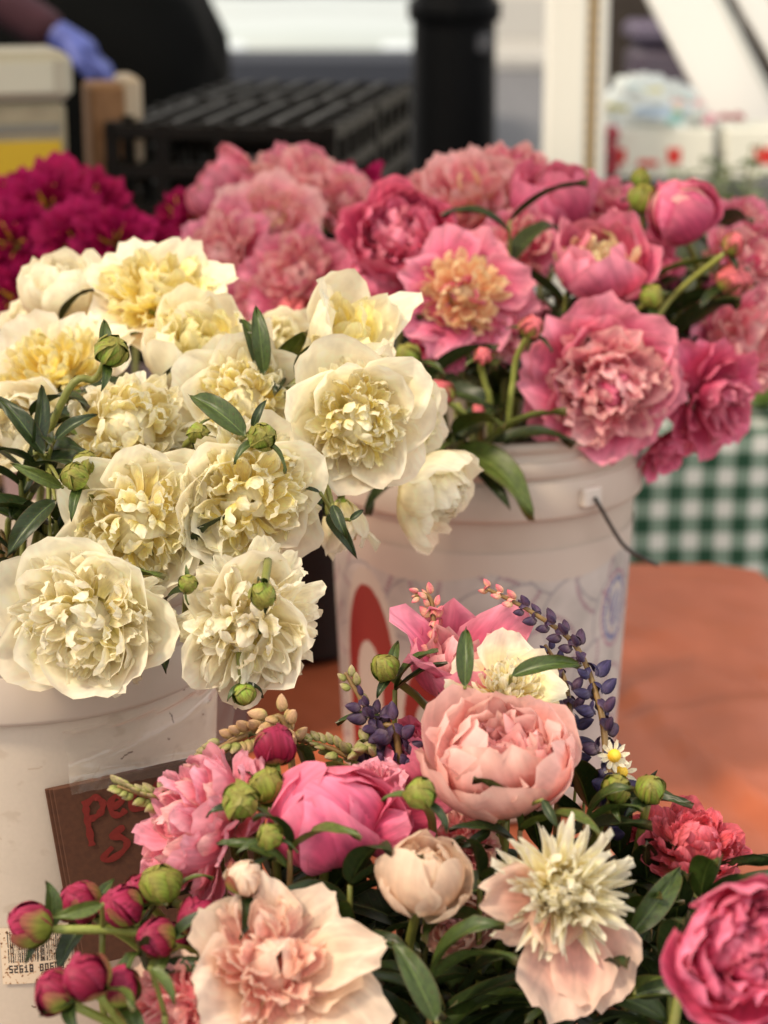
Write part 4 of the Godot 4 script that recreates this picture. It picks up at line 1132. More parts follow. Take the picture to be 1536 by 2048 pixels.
func chamomile(f: Pot, r: Array) -> void:
	var rng := RandomNumberGenerator.new()
	rng.seed = int(r[0] + r[1])
	var axis := Vector3(0.2, 0.6, 0.8).normalized()
	var seat := spot(r[0], r[1], r[2])
	var line := stem_line(f, seat, axis, rng)
	var root := thing("chamomile", r[3], "flower", line[0], "chamomile in the front bouquet")
	var frame := Transform3D(facing(axis, 0.3), seat)
	for k in 11:
		lay_petal(root, "petal", frame, TAU * k / 11.0, deg_to_rad(rng.randf_range(95, 120)), 0.009, 1.6, 0.002, "narrow", mats["ivory0"], 0.0, k)
	var dome := lathe([Vector2(0.0042, 0), Vector2(0.0040, 0.002), Vector2(0.0028, 0.004), Vector2(0.0, 0.0048)], 14)
	part("flower_centre", dome, mats["stamen0"], root, Transform3D(frame.basis, seat - root.position))
	var local := PackedVector3Array()
	for p in line:
		local.append(p - root.position)
	part("stem", tube(local, 0.0012, 0.001, 5), mats["stem"], root)


# ---------------------------------------------------------------- the place
const WHITE_POT := Vector3(-0.266, 0.742, -1.413)
const PRINT_POT := Vector3(0.0935, 0.742, -1.891)
const BLACK_POT := Vector3(-0.105, 0.742, -2.30)
const GREY_POT := Vector3(-0.255, 0.742, -2.0)
const FRONT_POT := Vector3(0.025, 0.43, -1.06)


func setting() -> void:
	var asphalt := grained(rgb(80, 80, 83), rgb(112, 112, 116), 0.9, 0.9, 21, 0.03, 0.3)
	asphalt.uv1_world_triplanar = true
	var plane := PlaneMesh.new()
	plane.size = Vector2(400, 400)
	structure("ground", plane, asphalt)
	var walk := grained(rgb(150, 148, 144), rgb(176, 173, 168), 0.7, 0.9, 22, 0.03, 0.2)
	walk.uv1_world_triplanar = true
	structure("pavement", box(Vector3(60, 0.14, 6), 0.02), walk, at(Vector3(0, 0.07, -26)))
	# a pale shop front across the road
	var h := thing("building", "pale building across the road behind the posts", "building", Vector3(3, 0.14, -27.5))
	part("wall", box(Vector3(30, 8, 1.0), 0.02), grained(rgb(180, 176, 166), rgb(196, 192, 182), 0.6, 0.85, 23), h, at(Vector3(0, 4.0, 0)))
	part("plinth", box(Vector3(30.1, 0.5, 0.1), 0.01), plain(rgb(170, 168, 164), 0.9), h, at(Vector3(0, 0.25, 0.56)))
	for k in 7:
		var wx := -12.0 + k * 4.0
		var win := part("window", box(Vector3(2.4, 2.6, 0.06), 0.01), plain(rgb(60, 66, 72), 0.15), h, at(Vector3(wx, 2.9, 0.52)))
		part("frame", box(Vector3(2.6, 0.12, 0.16), 0.01), plain(rgb(225, 224, 220), 0.6), win, at(Vector3(0, -1.36, 0.03)))
		part("frame", box(Vector3(0.1, 2.6, 0.10), 0.01), plain(rgb(225, 224, 220), 0.6), win, at(Vector3(0, 0, 0.03)))


func drape(outline: Array, top: float, drop: float, wrinkle: float, fold: float, sd: int) -> ArrayMesh:
	# cloth laid over a table of the given outline (points going round), hanging down on every side
	var nz := noise_of(sd, 3.0, 3)
	var fine := noise_of(sd + 1, 9.0, 2)
	var mid := Vector2.ZERO
	for q in outline:
		mid += q
	mid /= outline.size()
	var n := outline.size()
	var rows := []
	var rings := 80
	for r in rings + 1:
		var k := float(r) / rings
		var row := PackedVector3Array()
		for c in n + 1:
			var q: Vector2 = mid.lerp(outline[c % n], k)
			var y := top - wrinkle * (absf(nz.get_noise_2d(q.x * 0.8 + q.y * 0.4, q.y * 0.8)) * 1.6 + absf(fine.get_noise_2d(q.x * 0.6 - q.y * 0.3, q.y * 0.25)) * 1.0)
			# creases left from folding and a few pulled ones
			for cr in [[0.96, -0.28, 0.83, 0.010, 0.016], [0.35, 0.94, -1.86, 0.008, 0.02], [0.80, 0.60, -1.08, 0.009, 0.014], [0.62, -0.78, 1.98, 0.008, 0.016], [-0.5, 0.87, -2.1, 0.007, 0.015]]:
				var off: float = q.x * cr[0] + q.y * cr[1] - cr[2] + 0.02 * nz.get_noise_2d(q.x * 0.6, q.y * 0.6)
				y -= 0.6 * cr[3] * exp(-pow(off / cr[4], 2.0)) - 0.6 * cr[3] * 0.8 * exp(-pow((off - 0.03) / cr[4], 2.0))
			# past the right edge of the table the cloth slopes down
			var past := (q.x - 0.405) * 0.989 - (-1.95 - q.y) * 0.147 + 0.012 * nz.get_noise_1d(q.y * 1.3)
			y -= 0.85 * (sqrt(past * past + 0.0006) + past) * 0.5
			row.append(Vector3(q.x, y, q.y))
		rows.append(row)
	for r in range(1, 12):
		var k := r / 11.0
		var row := PackedVector3Array()
		for c in n + 1:
			var o: Vector2 = outline[c % n]
			var tangent: Vector2 = (outline[(c + 1) % n] - outline[(c + n - 1) % n]).normalized()
			var out := Vector2(tangent.y, -tangent.x)
			if out.dot(o - mid) < 0.0:
				out = -out
			var along := c * 1.0 / n * 40.0
			var push := 0.012 * minf(1.0, k * 6.0) + fold * k * (0.6 + 0.5 * sin(along * 2.3) + 0.5 * nz.get_noise_1d(along * 0.8))
			var q := o + out * push
			row.append(Vector3(q.x, minf(rows[rings][c].y - 0.004, top - 0.006) - drop * k, q.y))
		rows.append(row)
	return grid(rows)


func outline_of(corners: Array, radius: float, step := 0.03) -> Array:
	var out := []
	var n := corners.size()
	for k in n:
		var a: Vector2 = corners[(k + n - 1) % n]
		var b: Vector2 = corners[k]
		var c: Vector2 = corners[(k + 1) % n]
		var d: Vector2 = corners[(k + 2) % n]
		var r: float = radius
		var p := b + (a - b).normalized() * r
		var q := b + (c - b).normalized() * r
		for j in 9:
			var t := j / 8.0
			out.append(p.lerp(b, t).lerp(b.lerp(q, t), t))
		var e := c + (b - c).normalized() * r
		var len_ := q.distance_to(e)
		var m := int(len_ / step)
		for j in range(1, m):
			out.append(q.lerp(e, float(j) / m))
	return out


func canopy() -> void:
	# the stall's own roof: tan cloth on four poles, out of the picture; its warm light falls on the flowers
	var c := thing("market_canopy", "pale canopy over the back of the flower stall, above the picture", "canopy", Vector3(-0.5, 0, -2.75))
	var cloth := grained(rgb(240, 222, 190), rgb(246, 230, 202), 2.0, 0.85, 35)
	cloth.backlight_enabled = true
	cloth.backlight = Color(0.85, 0.83, 0.78)
	var rows := []
	for j in 21:
		var row := PackedVector3Array()
		for i in 21:
			var x := lerpf(-1.7, 1.7, i / 20.0)
			var z := lerpf(-1.15, 1.15, j / 20.0)
			row.append(Vector3(x, 2.75 - 0.62 * maxf(absf(x) / 1.7, absf(z) / 1.15) + 0.02 * sin(x * 9.0 + z * 5.0), z))
		rows.append(row)
	part("roof", grid(rows), cloth, c)
	for sx in [-1.66, 1.66]:
		for sz in [-1.11, 1.11]:
			part("pole", box(Vector3(0.04, 2.12, 0.04), 0.005), plain(rgb(200, 200, 198), 0.4, 0.5), c, at(Vector3(sx, 1.061, sz)))


func tables() -> void:
	canopy()
	# trestle table under the orange cloth
	var t := thing("trestle_table", "folding table hidden under the orange cloth", "table", Vector3(-0.48, 0, -1.93))
	part("table_top", box(Vector3(1.5, 0.03, 1.2), 0.004), plain(rgb(190, 186, 178), 0.5), t, at(Vector3(0, 0.670, 0)))
	for sx in [-0.65, 0.55]:
		for sz in [-0.5, 0.5]:
			part("leg", box(Vector3(0.035, 0.653, 0.035), 0.004), plain(rgb(90, 90, 92), 0.4, 0.6), t, at(Vector3(sx, 0.3275, sz)))
	var cloth := grained(rgb(172, 90, 58), rgb(184, 100, 68), 3.0, 0.48, 31, 0.012, 0.06)
	cloth.metallic_specular = 0.5
	var oc := [Vector2(-1.32, -2.62), Vector2(0.66, -2.60), Vector2(0.74, -1.262), Vector2(-1.32, -1.262)]
	var o := part("orange_tablecloth", drape(outline_of(oc, 0.30, 0.02), TABLE, 0.5, 0.007, 0.02, 3), cloth, self)
	o.set_meta("label", "orange vinyl tablecloth under the flower buckets")
	o.set_meta("category", "tablecloth")
	# low bench that carries the front bucket
	var b := thing("low_bench", "low wooden bench under the front bouquet, below the picture", "bench", Vector3(0, 0, -1.04))
	var wood := grained(rgb(128, 96, 64), rgb(158, 122, 84), 6.0, 0.7, 33)
	for k in 3:
		part("plank", box(Vector3(1.0, 0.025, 0.115), 0.003), wood, b, at(Vector3(0, 0.4165, -0.12 + k * 0.12)))
	for sx in [-0.42, 0.42]:
		part("leg", box(Vector3(0.05, 0.403, 0.30), 0.004), wood, b, at(Vector3(sx, 0.2015, 0)))


func crisp(profile: Array, g := 0.0005) -> Array:
	# doubles each corner of a profile so that its edges stay sharp under smooth shading
	var out := [profile[0]]
	for k in range(1, profile.size() - 1):
		var b: Vector2 = profile[k]
		var a: Vector2 = profile[k - 1]
		var c: Vector2 = profile[k + 1]
		out.append(b + (a - b).normalized() * minf(g, a.distance_to(b) * 0.3))
		out.append(b + (c - b).normalized() * minf(g, c.distance_to(b) * 0.3))
	out.append(profile[-1])
	return out


func pail(called: String, label: String, where: Vector3, high: float, r0: float, r1: float, plastic: Material, wall: Material, fat := true) -> Node3D:
	var root := thing(called, label, "bucket", where, "flower buckets")
	var side := []
	for k in 13:
		var t := k / 12.0
		side.append(Vector2(lerpf(r0 + 0.001, r1 - 0.003, t), lerpf(0.004, high * 0.81, t)))
	part("wall", lathe(side, 72), wall, root, Transform3D(Basis(Vector3.UP, PI), Vector3.ZERO))
	part("lining", lathe(crisp([Vector2(r1 - 0.0028, high * 0.81), Vector2(r1 - 0.0028, high - 0.004), Vector2(r1 - 0.006, high - 0.004), Vector2(r0 - 0.004, 0.0035), Vector2(0.0, 0.0035)]), 56), plastic, root)
	part("bottom", lathe(crisp([Vector2(0.0, 0.0), Vector2(r0 - 0.001, 0.0), Vector2(r0 + 0.001, 0.004)]), 56), plastic, root)
	var c := high * 0.806
	var prof := [Vector2(r1 - 0.003, c), Vector2(r1 + 0.0035, c), Vector2(r1 + 0.0045, c + 0.003), Vector2(r1 + 0.0045, c + 0.034), Vector2(r1 + 0.0020, c + 0.035), Vector2(r1 + 0.0020, c + 0.038),
		Vector2(r1 + 0.0058, c + 0.040), Vector2(r1 + 0.0058, c + 0.0535), Vector2(r1 + 0.002, c + 0.055), Vector2(r1 + 0.002, high - 0.010), Vector2(r1 + 0.0045, high - 0.008), Vector2(r1 + 0.005, high - 0.003),
		Vector2(r1 + 0.003, high), Vector2(r1 - 0.003, high), Vector2(r1 - 0.0045, high - 0.004)]
	if not fat:
		prof = [Vector2(r1 - 0.003, high * 0.806), Vector2(r1 - 0.001, high * 0.806), Vector2(r1, high - 0.016), Vector2(r1 + 0.006, high - 0.014), Vector2(r1 + 0.006, high - 0.002), Vector2(r1 + 0.003, high), Vector2(r1 - 0.003, high), Vector2(r1 - 0.0045, high - 0.004)]
	part("collar", lathe(crisp(prof), 72), plastic, root)
	return root


func digit_rows(c: String) -> Array:
	return {"0": [7, 5, 5, 5, 7], "1": [2, 6, 2, 2, 7], "2": [7, 1, 7, 4, 7], "3": [7, 1, 7, 1, 7], "5": [7, 4, 7, 1, 7], "6": [7, 4, 7, 5, 7], "8": [7, 5, 7, 5, 7], "9": [7, 5, 7, 1, 7], " ": [0, 0, 0, 0, 0]}[c]


func barcode_print() -> ImageTexture:
	var im := Image.create(220, 180, false, Image.FORMAT_RGB8)
	im.fill(rgb(226, 204, 178))
	var rng := RandomNumberGenerator.new()
	rng.seed = 526
	var nz := noise_of(5, 0.05, 4)
	for y in 180:
		for x in 220:
			var k := nz.get_noise_2d(x, y)
			if k > 0.22:
				im.set_pixel(x, y, rgb(188, 142, 102).lerp(rgb(226, 204, 178), clampf((0.42 - k) * 5.0, 0.0, 1.0)))
			if k > 0.44:
				im.set_pixel(x, y, rgb(92, 60, 40))
	var x0 := 22
	while x0 < 196:
		var w := 1 + rng.randi() % 4
		for x in range(x0, mini(x0 + w, 198)):
			for y in range(12, 112):
				if nz.get_noise_2d(x * 3.0, y * 1.5 + 300.0) < 0.30:
					im.set_pixel(x, y, rgb(26, 22, 22))
		x0 += w + 1 + rng.randi() % 4
	var pen := 22
	for c in "52618 00603":
		var rows := digit_rows(c)
		for r in 5:
			for b in 3:
				if rows[r] & (4 >> b):
					im.fill_rect(Rect2i(pen + b * 4, 120 + r * 5, 4, 5), rgb(52, 44, 42))
		pen += 16
	return ImageTexture.create_from_image(im)


func ball_print() -> ImageTexture:
	# the printed sleeve: grey baseballs with stitched seams, a blue seal and fat red letters; u runs round from the side that faces the stall front
	var wd := 900
	var ht := 240
	var im := Image.create(wd, ht, false, Image.FORMAT_RGB8)
	var nz := noise_of(77, 0.02, 3)
	var balls := []
	var rng := RandomNumberGenerator.new()
	rng.seed = 12
	for k in 15:
		for j in 4:
			balls.append([k * 62.0 + (31.0 if j % 2 else 0.0) + rng.randf_range(-8, 8), 10.0 + j * 62.0 + rng.randf_range(-8, 8), rng.randf_range(38, 48), rng.randf() * TAU])
	for y in ht:
		for x in wd:
			var c := rgb(162, 156, 154)
			for q in balls:
				var dx: float = x - q[0]
				if dx > wd / 2.0:
					dx -= wd
				elif dx < -wd / 2.0:
					dx += wd
				var dy: float = y - q[1]
				var r2: float = dx * dx + dy * dy
				var rr: float = q[2]
				if r2 < rr * rr:
					var r := sqrt(r2)
					c = rgb(184, 176, 170)
					if r > rr - 2.0:
						c = rgb(150, 144, 146)
					# two curved seams
					for s in [-1.0, 1.0]:
						var cx: float = cos(q[3]) * rr * 1.35 * s
						var cy: float = sin(q[3]) * rr * 1.35 * s
						var e := sqrt((dx - cx) * (dx - cx) + (dy - cy) * (dy - cy))
						if absf(e - rr * 1.05) < 2.2 and fposmod(atan2(dy - cy, dx - cx) * rr / 4.0, 1.0) < 0.6:
							c = rgb(148, 116, 126)
			c = c * (1.0 + 0.10 * nz.get_noise_2d(x, y))
			c.a = 1.0
			im.set_pixel(x, y, c.clamp())
	# white scalloped band at the top
	for x in wd:
		var edge := 12.0 + 10.0 * absf(sin(x * 0.021)) + 8.0 * sin(x * 0.008 + 1.0)
		for y in int(maxf(edge, 0.0)):
			im.set_pixel(x, y, rgb(194, 180, 168))
	# blue seal at the right of the front
	for y in range(30, 110):
		for x in range(120, 180):
			var e := Vector2((x - 150) / 26.0, (y - 72) / 36.0).length()
			var a := atan2(y - 72.0, x - 150.0)
			if (e > 0.72 and e < 0.86 and fposmod(a * 3.0, 1.0) < 0.75) or (e < 0.5 and absf(fposmod((x - 150) * 0.12 + (y - 72) * 0.05, 1.0) - 0.5) < 0.2):
				im.set_pixel(x, y, rgb(92, 100, 150))
			elif e > 0.95 and e < 1.02:
				im.set_pixel(x, y, rgb(160, 110, 130))
	# red letters D, o, u, b: fat outlined shapes on the left of the front
	for spec in [[-128, 136, 36, 92, true], [-58, 168, 26, 62, false]]:
		for y in ht:
			for k in range(-spec[2] - 8, spec[2] + 9):
				var x: int = posmod(spec[0] + k, wd)
				var ex: float = float(k) / spec[2]
				var ey: float = float(y - spec[1]) / spec[3]
				var lower: bool = y > spec[1]
				var e := absf(ex) if lower and spec[4] else Vector2(ex, ey).length()
				var inner: float = absf(ex) if lower and spec[4] else Vector2(ex, ey * 1.25).length()
				if e < 1.0 and inner > 0.52:
					im.set_pixel(x, y, rgb(142, 40, 34))
				elif e < 1.18:
					im.set_pixel(x, y, rgb(196, 184, 172))
	return ImageTexture.create_from_image(im)


func scuffed_wall() -> StandardMaterial3D:
	var wd := 1024
	var ht := 320
	var im := Image.create(wd, ht, false, Image.FORMAT_RGB8)
	var nz := noise_of(91, 0.012, 4)
	var fine := noise_of(92, 0.2, 2)
	for y in ht:
		for x in wd:
			var k := 1.0 + 0.035 * nz.get_noise_2d(x, y) + 0.012 * fine.get_noise_2d(x, y)
			im.set_pixel(x, y, Color(0.80 * k, 0.74 * k, 0.675 * k).lerp(Color(0.66, 0.58, 0.50), 0.30 * smoothstep(0.30, 0.55, nz.get_noise_2d(x * 2.1 + 500.0, y * 3.0))).clamp())
	var rng := RandomNumberGenerator.new()
	rng.seed = 4
	for n in 240:
		var p := Vector2(rng.randf() * wd, rng.randf() * ht)
		var d := Vector2(rng.randf_range(-1, 1), rng.randf_range(-0.35, 0.35)).normalized()
		var dark := rgb(84, 62, 50) if rng.randf() < 0.5 else rgb(186, 164, 144)
		for s in rng.randi_range(2, 14):
			p += d
			d = d.rotated(rng.randf_range(-0.3, 0.3))
			im.set_pixel(posmod(int(p.x), wd), clampi(int(p.y), 0, ht - 1), dark)
	var m := StandardMaterial3D.new()
	m.albedo_texture = ImageTexture.create_from_image(im)
	m.roughness = 0.45
	return m


func buckets() -> void:
	var cream := grained(Color(0.76, 0.70, 0.65), Color(0.72, 0.66, 0.605), 3.0, 0.42, 41, 0.02)
	var white := pail("plain_white_bucket", "plain white plastic bucket with a cardboard sign, full of white peonies", WHITE_POT, 0.37, 0.130, 0.148, cream, scuffed_wall())
	# barcode sticker on its wall
	var rows := []
	for j in 5:
		var row := PackedVector3Array()
		for i in 13:
			var a := deg_to_rad(1.0 + i * 20.0 / 12.0)
			var y := 0.146 - j * 0.011
			var r := lerpf(0.131, 0.145, y / 0.30) + 0.0012
			row.append(Vector3(sin(a) * r, y, cos(a) * r))
		rows.append(row)
	var code := StandardMaterial3D.new()
	code.albedo_texture = barcode_print()
	code.roughness = 0.6
	var st := part("barcode_sticker", grid(rows), code, white)
	st.set_meta("label", "stained barcode sticker near the bottom of the bucket")
	pail_handle(white, 0.37, 0.148, PI * 0.55)
	card_sign()
	# printed bucket
	var sleeve := StandardMaterial3D.new()
	var body := pail("printed_bucket", "white plastic bucket printed with baseballs and red letters, full of pink peonies", PRINT_POT, 0.37, 0.130, 0.148, cream, cream)
	sleeve.albedo_texture = ball_print()
	sleeve.roughness = 0.45
	var wrap := []
	for k in 13:
		var t := k / 12.0
		var y := lerpf(0.268, 0.02, t)
		wrap.append(Vector2(lerpf(0.131, 0.145, y / 0.2997) + 0.0009, y))
	var wl := part("printed_sleeve", lathe(wrap, 96), sleeve, body)
	wl.set_meta("label", "printed sleeve with grey baseballs, a blue seal and red letters")
	pail_handle(body, 0.37, 0.148, PI * 0.20)
	var black := plain(rgb(20, 20, 22), 0.5)
	pail("black_bucket", "black bucket in the dark gap behind the white bunch", BLACK_POT, 0.34, 0.105, 0.128, black, black, false)
	var grey := plain(rgb(120, 104, 104), 0.5)
	pail("grey_bucket", "dull grey bucket behind the plain white one, holding magenta peonies", GREY_POT, 0.36, 0.112, 0.130, grey, grey, false)
	pail("front_bucket", "white bucket below the picture that holds the front bouquet", FRONT_POT, 0.37, 0.130, 0.148, cream, cream)


func pail_handle(root: Node3D, high: float, r: float, side: float) -> void:
	var wire := plain(rgb(70, 68, 66), 0.35, 0.8)
	var ear := Vector3(sin(side), 0, cos(side))
	var y := high * 0.80 + 0.020
	var p0 := ear * (r + 0.006) + Vector3.UP * y
	part("handle_ear", box(Vector3(0.022, 0.018, 0.010), 0.002), plain(rgb(206, 196, 186), 0.45), root, Transform3D(Basis(Vector3.UP, side), ear * (r + 0.006) + Vector3.UP * y))
	var far := -ear * (r + 0.006) + Vector3.UP * y
	part("handle_ear", box(Vector3(0.022, 0.018, 0.010), 0.002), plain(rgb(206, 196, 186), 0.45), root, Transform3D(Basis(Vector3.UP, side), far))
	# the wire bail hangs down round the outside
	var keys := [p0 + ear * 0.007]
	var steps := 15
	for k in steps:
		var t := (k + 1.0) / (steps + 1.0)
		var a := side + PI * t
		var rr := r + 0.016 + 0.006 * sin(PI * t)
		keys.append(Vector3(sin(a) * rr, y - 0.115 * pow(sin(PI * t), 0.55), cos(a) * rr))
	keys.append(far - ear * 0.007)
	part("handle", tube(smooth_line(keys, 60), 0.0019, 0.0019, 8), wire, root)


func card_sign() -> void:
	var a := spot(98, 1580, 1.372)
	var b := spot(478, 1498, 1.40)
	var right := (b - a).normalized()
	var wide := a.distance_to(b)
	var down := (Vector3.DOWN - right * Vector3.DOWN.dot(right)).normalized()
	var out := right.cross(-down).normalized()
	if out.z < 0:
		out = -out
	var root := thing("cardboard_sign", "brown cardboard sign with red brush letters taped to the white bucket", "sign", a)
	var card := grained(rgb(74, 42, 26), rgb(88, 52, 32), 14.0, 0.9, 51, 0.05, 0.05)
	card.uv1_triplanar = true
	var bs := Basis(right, -down, out)
	var tall := 0.135
	for k in 3:
		part("cardboard_sheet", box(Vector3(wide, tall, 0.0022), 0.0005), card, root, Transform3D(bs, right * (wide / 2 + 0.0025 - k * 0.0025) + down * (tall / 2 + 0.0006 * k) - out * 0.0028 * (2 - k) * -1.0 - out * 0.0056))
	var red := grained(rgb(104, 20, 12), rgb(118, 28, 18), 40.0, 0.8, 52)
	var face := out * 0.0018
	# letters p e o n i e s, then a price mark; brush strokes in centimetres from the upper left corner
	var strokes := [
		["letter", [[2.2, 1.2], [2.15, 2.6], [2.15, 4.6]]], ["letter", [[2.2, 1.5], [2.9, 1.15], [3.35, 1.7], [3.0, 2.4], [2.3, 2.65]]],
		["letter", [[3.9, 2.2], [4.7, 1.75], [4.4, 1.35], [3.9, 1.7], [3.85, 2.5], [4.3, 2.8], [4.8, 2.5]]],
		["letter", [[5.6, 1.4], [5.2, 1.9], [5.35, 2.6], [5.9, 2.6], [6.2, 2.0], [5.9, 1.45], [5.5, 1.4]]],
		["letter", [[6.8, 2.6], [6.9, 1.4], [7.4, 1.3], [7.8, 2.6]]], ["letter", [[8.4, 1.5], [8.4, 2.6]]], ["letter", [[8.9, 2.1], [9.6, 1.7], [9.1, 1.4], [8.9, 2.3], [9.6, 2.6]]], ["letter", [[11.0, 1.4], [10.3, 1.6], [10.9, 2.2], [10.2, 2.6]]],
		["price_mark", [[4.5, 3.7], [3.5, 4.2], [4.1, 4.4], [4.5, 4.9], [4.1, 5.5], [3.1, 5.9], [2.8, 5.6], [3.5, 5.0]]],
	]
	for s in strokes:
		var pts := []
		for q in s[1]:
			pts.append(right * (q[0] * 0.01) + down * (q[1] * 0.01) + face)
		part(s[0], ribbon(smooth_line(pts, 30), out, 0.0027, 0.0003), red, root)
	# clear tape over its upper edge
	var tape := thing("clear_tape", "wrinkled clear tape above the cardboard sign", "tape", a)
	var m := plain(Color(0.96, 0.95, 0.90, 0.05), 0.10)
	m.transparency = BaseMaterial3D.TRANSPARENCY_ALPHA
	m.cull_mode = BaseMaterial3D.CULL_DISABLED
	var nz := noise_of(8, 60.0, 3)
	var rows := []
	for j in 15:
		var row := PackedVector3Array()
		for i in 31:
			var u := i / 30.0
			var v := j / 14.0
			var q := right * (0.014 + u * 0.11) + down * (-0.040 + v * 0.046)
			var bulge := 0.0022 * absf(nz.get_noise_2d(u * 0.08 - v * 0.10, v * 0.05 + u * 0.03)) * smoothstep(0.25, 0.6, v) * 2.0
			# follow the round wall behind the part above the sign
			var p := a + q
			var flat := Vector2(p.x - WHITE_POT.x, p.z - WHITE_POT.z)
			var y := p.y - WHITE_POT.y
			var rr := lerpf(0.131, 0.145, y / 0.3) + 0.0016
			if y > 0.29:
				rr = 0.1545
			var zz := WHITE_POT.z + sqrt(maxf(rr * rr - flat.x * flat.x, 0.0))
			var on_wall := Vector3(p.x, p.y, zz)
			p = on_wall.lerp(p + face, smoothstep(0.55, 0.80, v)) + out * bulge
			row.append(p - a)
		rows.append(row)
	part("film", grid(rows), m, tape)


func ribbon(line: PackedVector3Array, out: Vector3, half: float, lift: float) -> ArrayMesh:
	var rows := []
	var m := line.size()
	for k in m:
		var d := (line[mini(k + 1, m - 1)] - line[maxi(k - 1, 0)]).normalized()
		var side := d.cross(out).normalized()
		var w := half * (0.82 + 0.18 * sin(k * 0.9)) * (0.6 if k == 0 or k == m - 1 else 1.0)
		rows.append(PackedVector3Array([line[k] - side * w + out * lift, line[k] + out * (lift * 1.3), line[k] + side * w + out * lift]))
	return grid(rows)


# ---------------------------------------------------------------- what stands behind
func gingham() -> StandardMaterial3D:
	var im := Image.create(64, 64, false, Image.FORMAT_RGB8)
	var fine := noise_of(3, 0.4, 2)
	for y in 64:
		for x in 64:
			var n := (1 if x < 32 else 0) + (1 if y < 32 else 0)
			var c: Color = [rgb(224, 226, 220), rgb(124, 148, 132), rgb(32, 74, 52)][n]
			if n == 1 and (x + y) % 2 == 0:
				c = rgb(138, 160, 146)
			im.set_pixel(x, y, c * (1.0 + 0.05 * fine.get_noise_2d(x, y)))
	var m := StandardMaterial3D.new()
	m.albedo_texture = ImageTexture.create_from_image(im)
	m.roughness = 0.85
	return m


func backdrop() -> void:
	side_table()
	crates()
	boxes()
	person()
	posts()
	car()
	stand()


func side_table() -> void:
	# table with a green gingham cloth, behind at the right
	var t := thing("market_table", "market table under the green gingham cloth", "table", Vector3(1.25, 0, -3.85))
	part("table_top", box(Vector3(1.66, 0.03, 0.96), 0.004), plain(rgb(150, 130, 104), 0.6), t, at(Vector3(0, 0.715, 0)))
	for sx in [-0.75, 0.75]:
		for sz in [-0.4, 0.4]:
			part("leg", box(Vector3(0.04, 0.70, 0.04), 0.004), plain(rgb(90, 90, 92), 0.4, 0.6), t, at(Vector3(sx, 0.35, sz)))
	var st := SurfaceTool.new()
	st.begin(Mesh.PRIMITIVE_TRIANGLES)
	st.set_smooth_group(0)
	var nx := 90
	var ny := 36
	for j in ny + 1:
		for i in nx + 1:
			var u := lerpf(-0.86, 0.86, float(i) / nx)
			var v := lerpf(0.0, 1.66, float(j) / ny)       # distance along the cloth: back edge, over the top, down the front
			var k := clampf((v - 1.0) / 0.66, 0.0, 1.0)
			var wave := (0.034 * sin(u * 15.0 + 0.6 * sin(u * 6.0)) + 0.018 * sin(u * 29.0 + 1.0)) * k
			var p := Vector3(u, 0.742, -0.5 + v) if v < 1.0 else Vector3(u + 0.004 * sin(v * 9.0), 0.742 - (v - 1.0), 0.512 + wave + 0.03 * k)
			st.set_uv(Vector2(u, v) / 0.055)
			st.add_vertex(p)
	for j in ny:
		for i in nx:
			var q := j * (nx + 1) + i
			for n in [q, q + 1, q + nx + 1, q + 1, q + nx + 2, q + nx + 1]:
				st.add_index(n)
	var o := part("gingham_tablecloth", finish(st), gingham(), self, at(Vector3(1.25, 0, -3.85)))
	o.set_meta("label", "green and white gingham tablecloth hanging at the right")
	o.set_meta("category", "tablecloth")
	# a pale green cabbage at its front edge
	var c := thing("cabbage", "pale green cabbage at the right edge above the gingham cloth", "vegetable", Vector3(0.648, 0.745, -3.46))
	var leafm := petal_leaf(rgb(150, 182, 84), rgb(178, 204, 116))
	var fr := Transform3D(Basis(), Vector3(0.648, 0.752, -3.46))
	for k in 11:
		lay_petal(c, "leaf", fr, k * 2.4, deg_to_rad(88), (0.165 - 0.002 * k), 1.5, 0.0, "hug", leafm, 0.1, k)


func petal_leaf(a: Color, b: Color) -> StandardMaterial3D:
	var m := StandardMaterial3D.new()
	m.albedo_texture = petal_paint(b, a, a, b, 0.15, 17)
	m.roughness = 0.5
	m.backlight_enabled = true
	m.backlight = Color(0.4, 0.4, 0.3)
	return m


func crate(label: String, where: Vector3, turn: float, m: Material) -> Node3D:
	# an open lattice crate lying bottom up: width .35, height .275, length .42
	var root := thing("plastic_crate", label, "crate", where, "black lattice crates")
	root.rotation.y = turn
	var wd := 0.35
	var ln := 0.42
	var hi := 0.262
	for sx in [-1, 1]:
		for k in 5:
			part("slat", box(Vector3(0.012, 0.021, ln), 0.002), m, root, at(Vector3(sx * (wd / 2 - 0.006), 0.014 + k * 0.0580, 0)))
		for k in 5:
			part("rib", box(Vector3(0.018, hi - 0.002, 0.020), 0.002), m, root, at(Vector3(sx * (wd / 2 - 0.009), hi / 2, lerpf(-ln / 2 + 0.012, ln / 2 - 0.012, k / 4.0))))
	for sz in [-1, 1]:
		for k in 5:
			part("slat", box(Vector3(wd - 0.026, 0.021, 0.012), 0.002), m, root, at(Vector3(0, 0.014 + k * 0.0580, sz * (ln / 2 - 0.006))))
		for k in 3:
			part("rib", box(Vector3(0.020, hi - 0.003, 0.018), 0.002), m, root, at(Vector3(lerpf(-wd / 4, wd / 4, k / 2.0), hi / 2, sz * (ln / 2 - 0.0095))))
	for k in 6:
		part("slat", box(Vector3(0.014, 0.010, ln - 0.03), 0.002), m, root, at(Vector3(lerpf(-wd / 2 + 0.05, wd / 2 - 0.05, k / 5.0), hi - 0.006, 0)))
	for k in 6:
		part("slat", box(Vector3(wd - 0.03, 0.008, 0.014), 0.002), m, root, at(Vector3(0, hi - 0.0155, lerpf(-ln / 2 + 0.06, ln / 2 - 0.06, k / 5.0))))
	return root


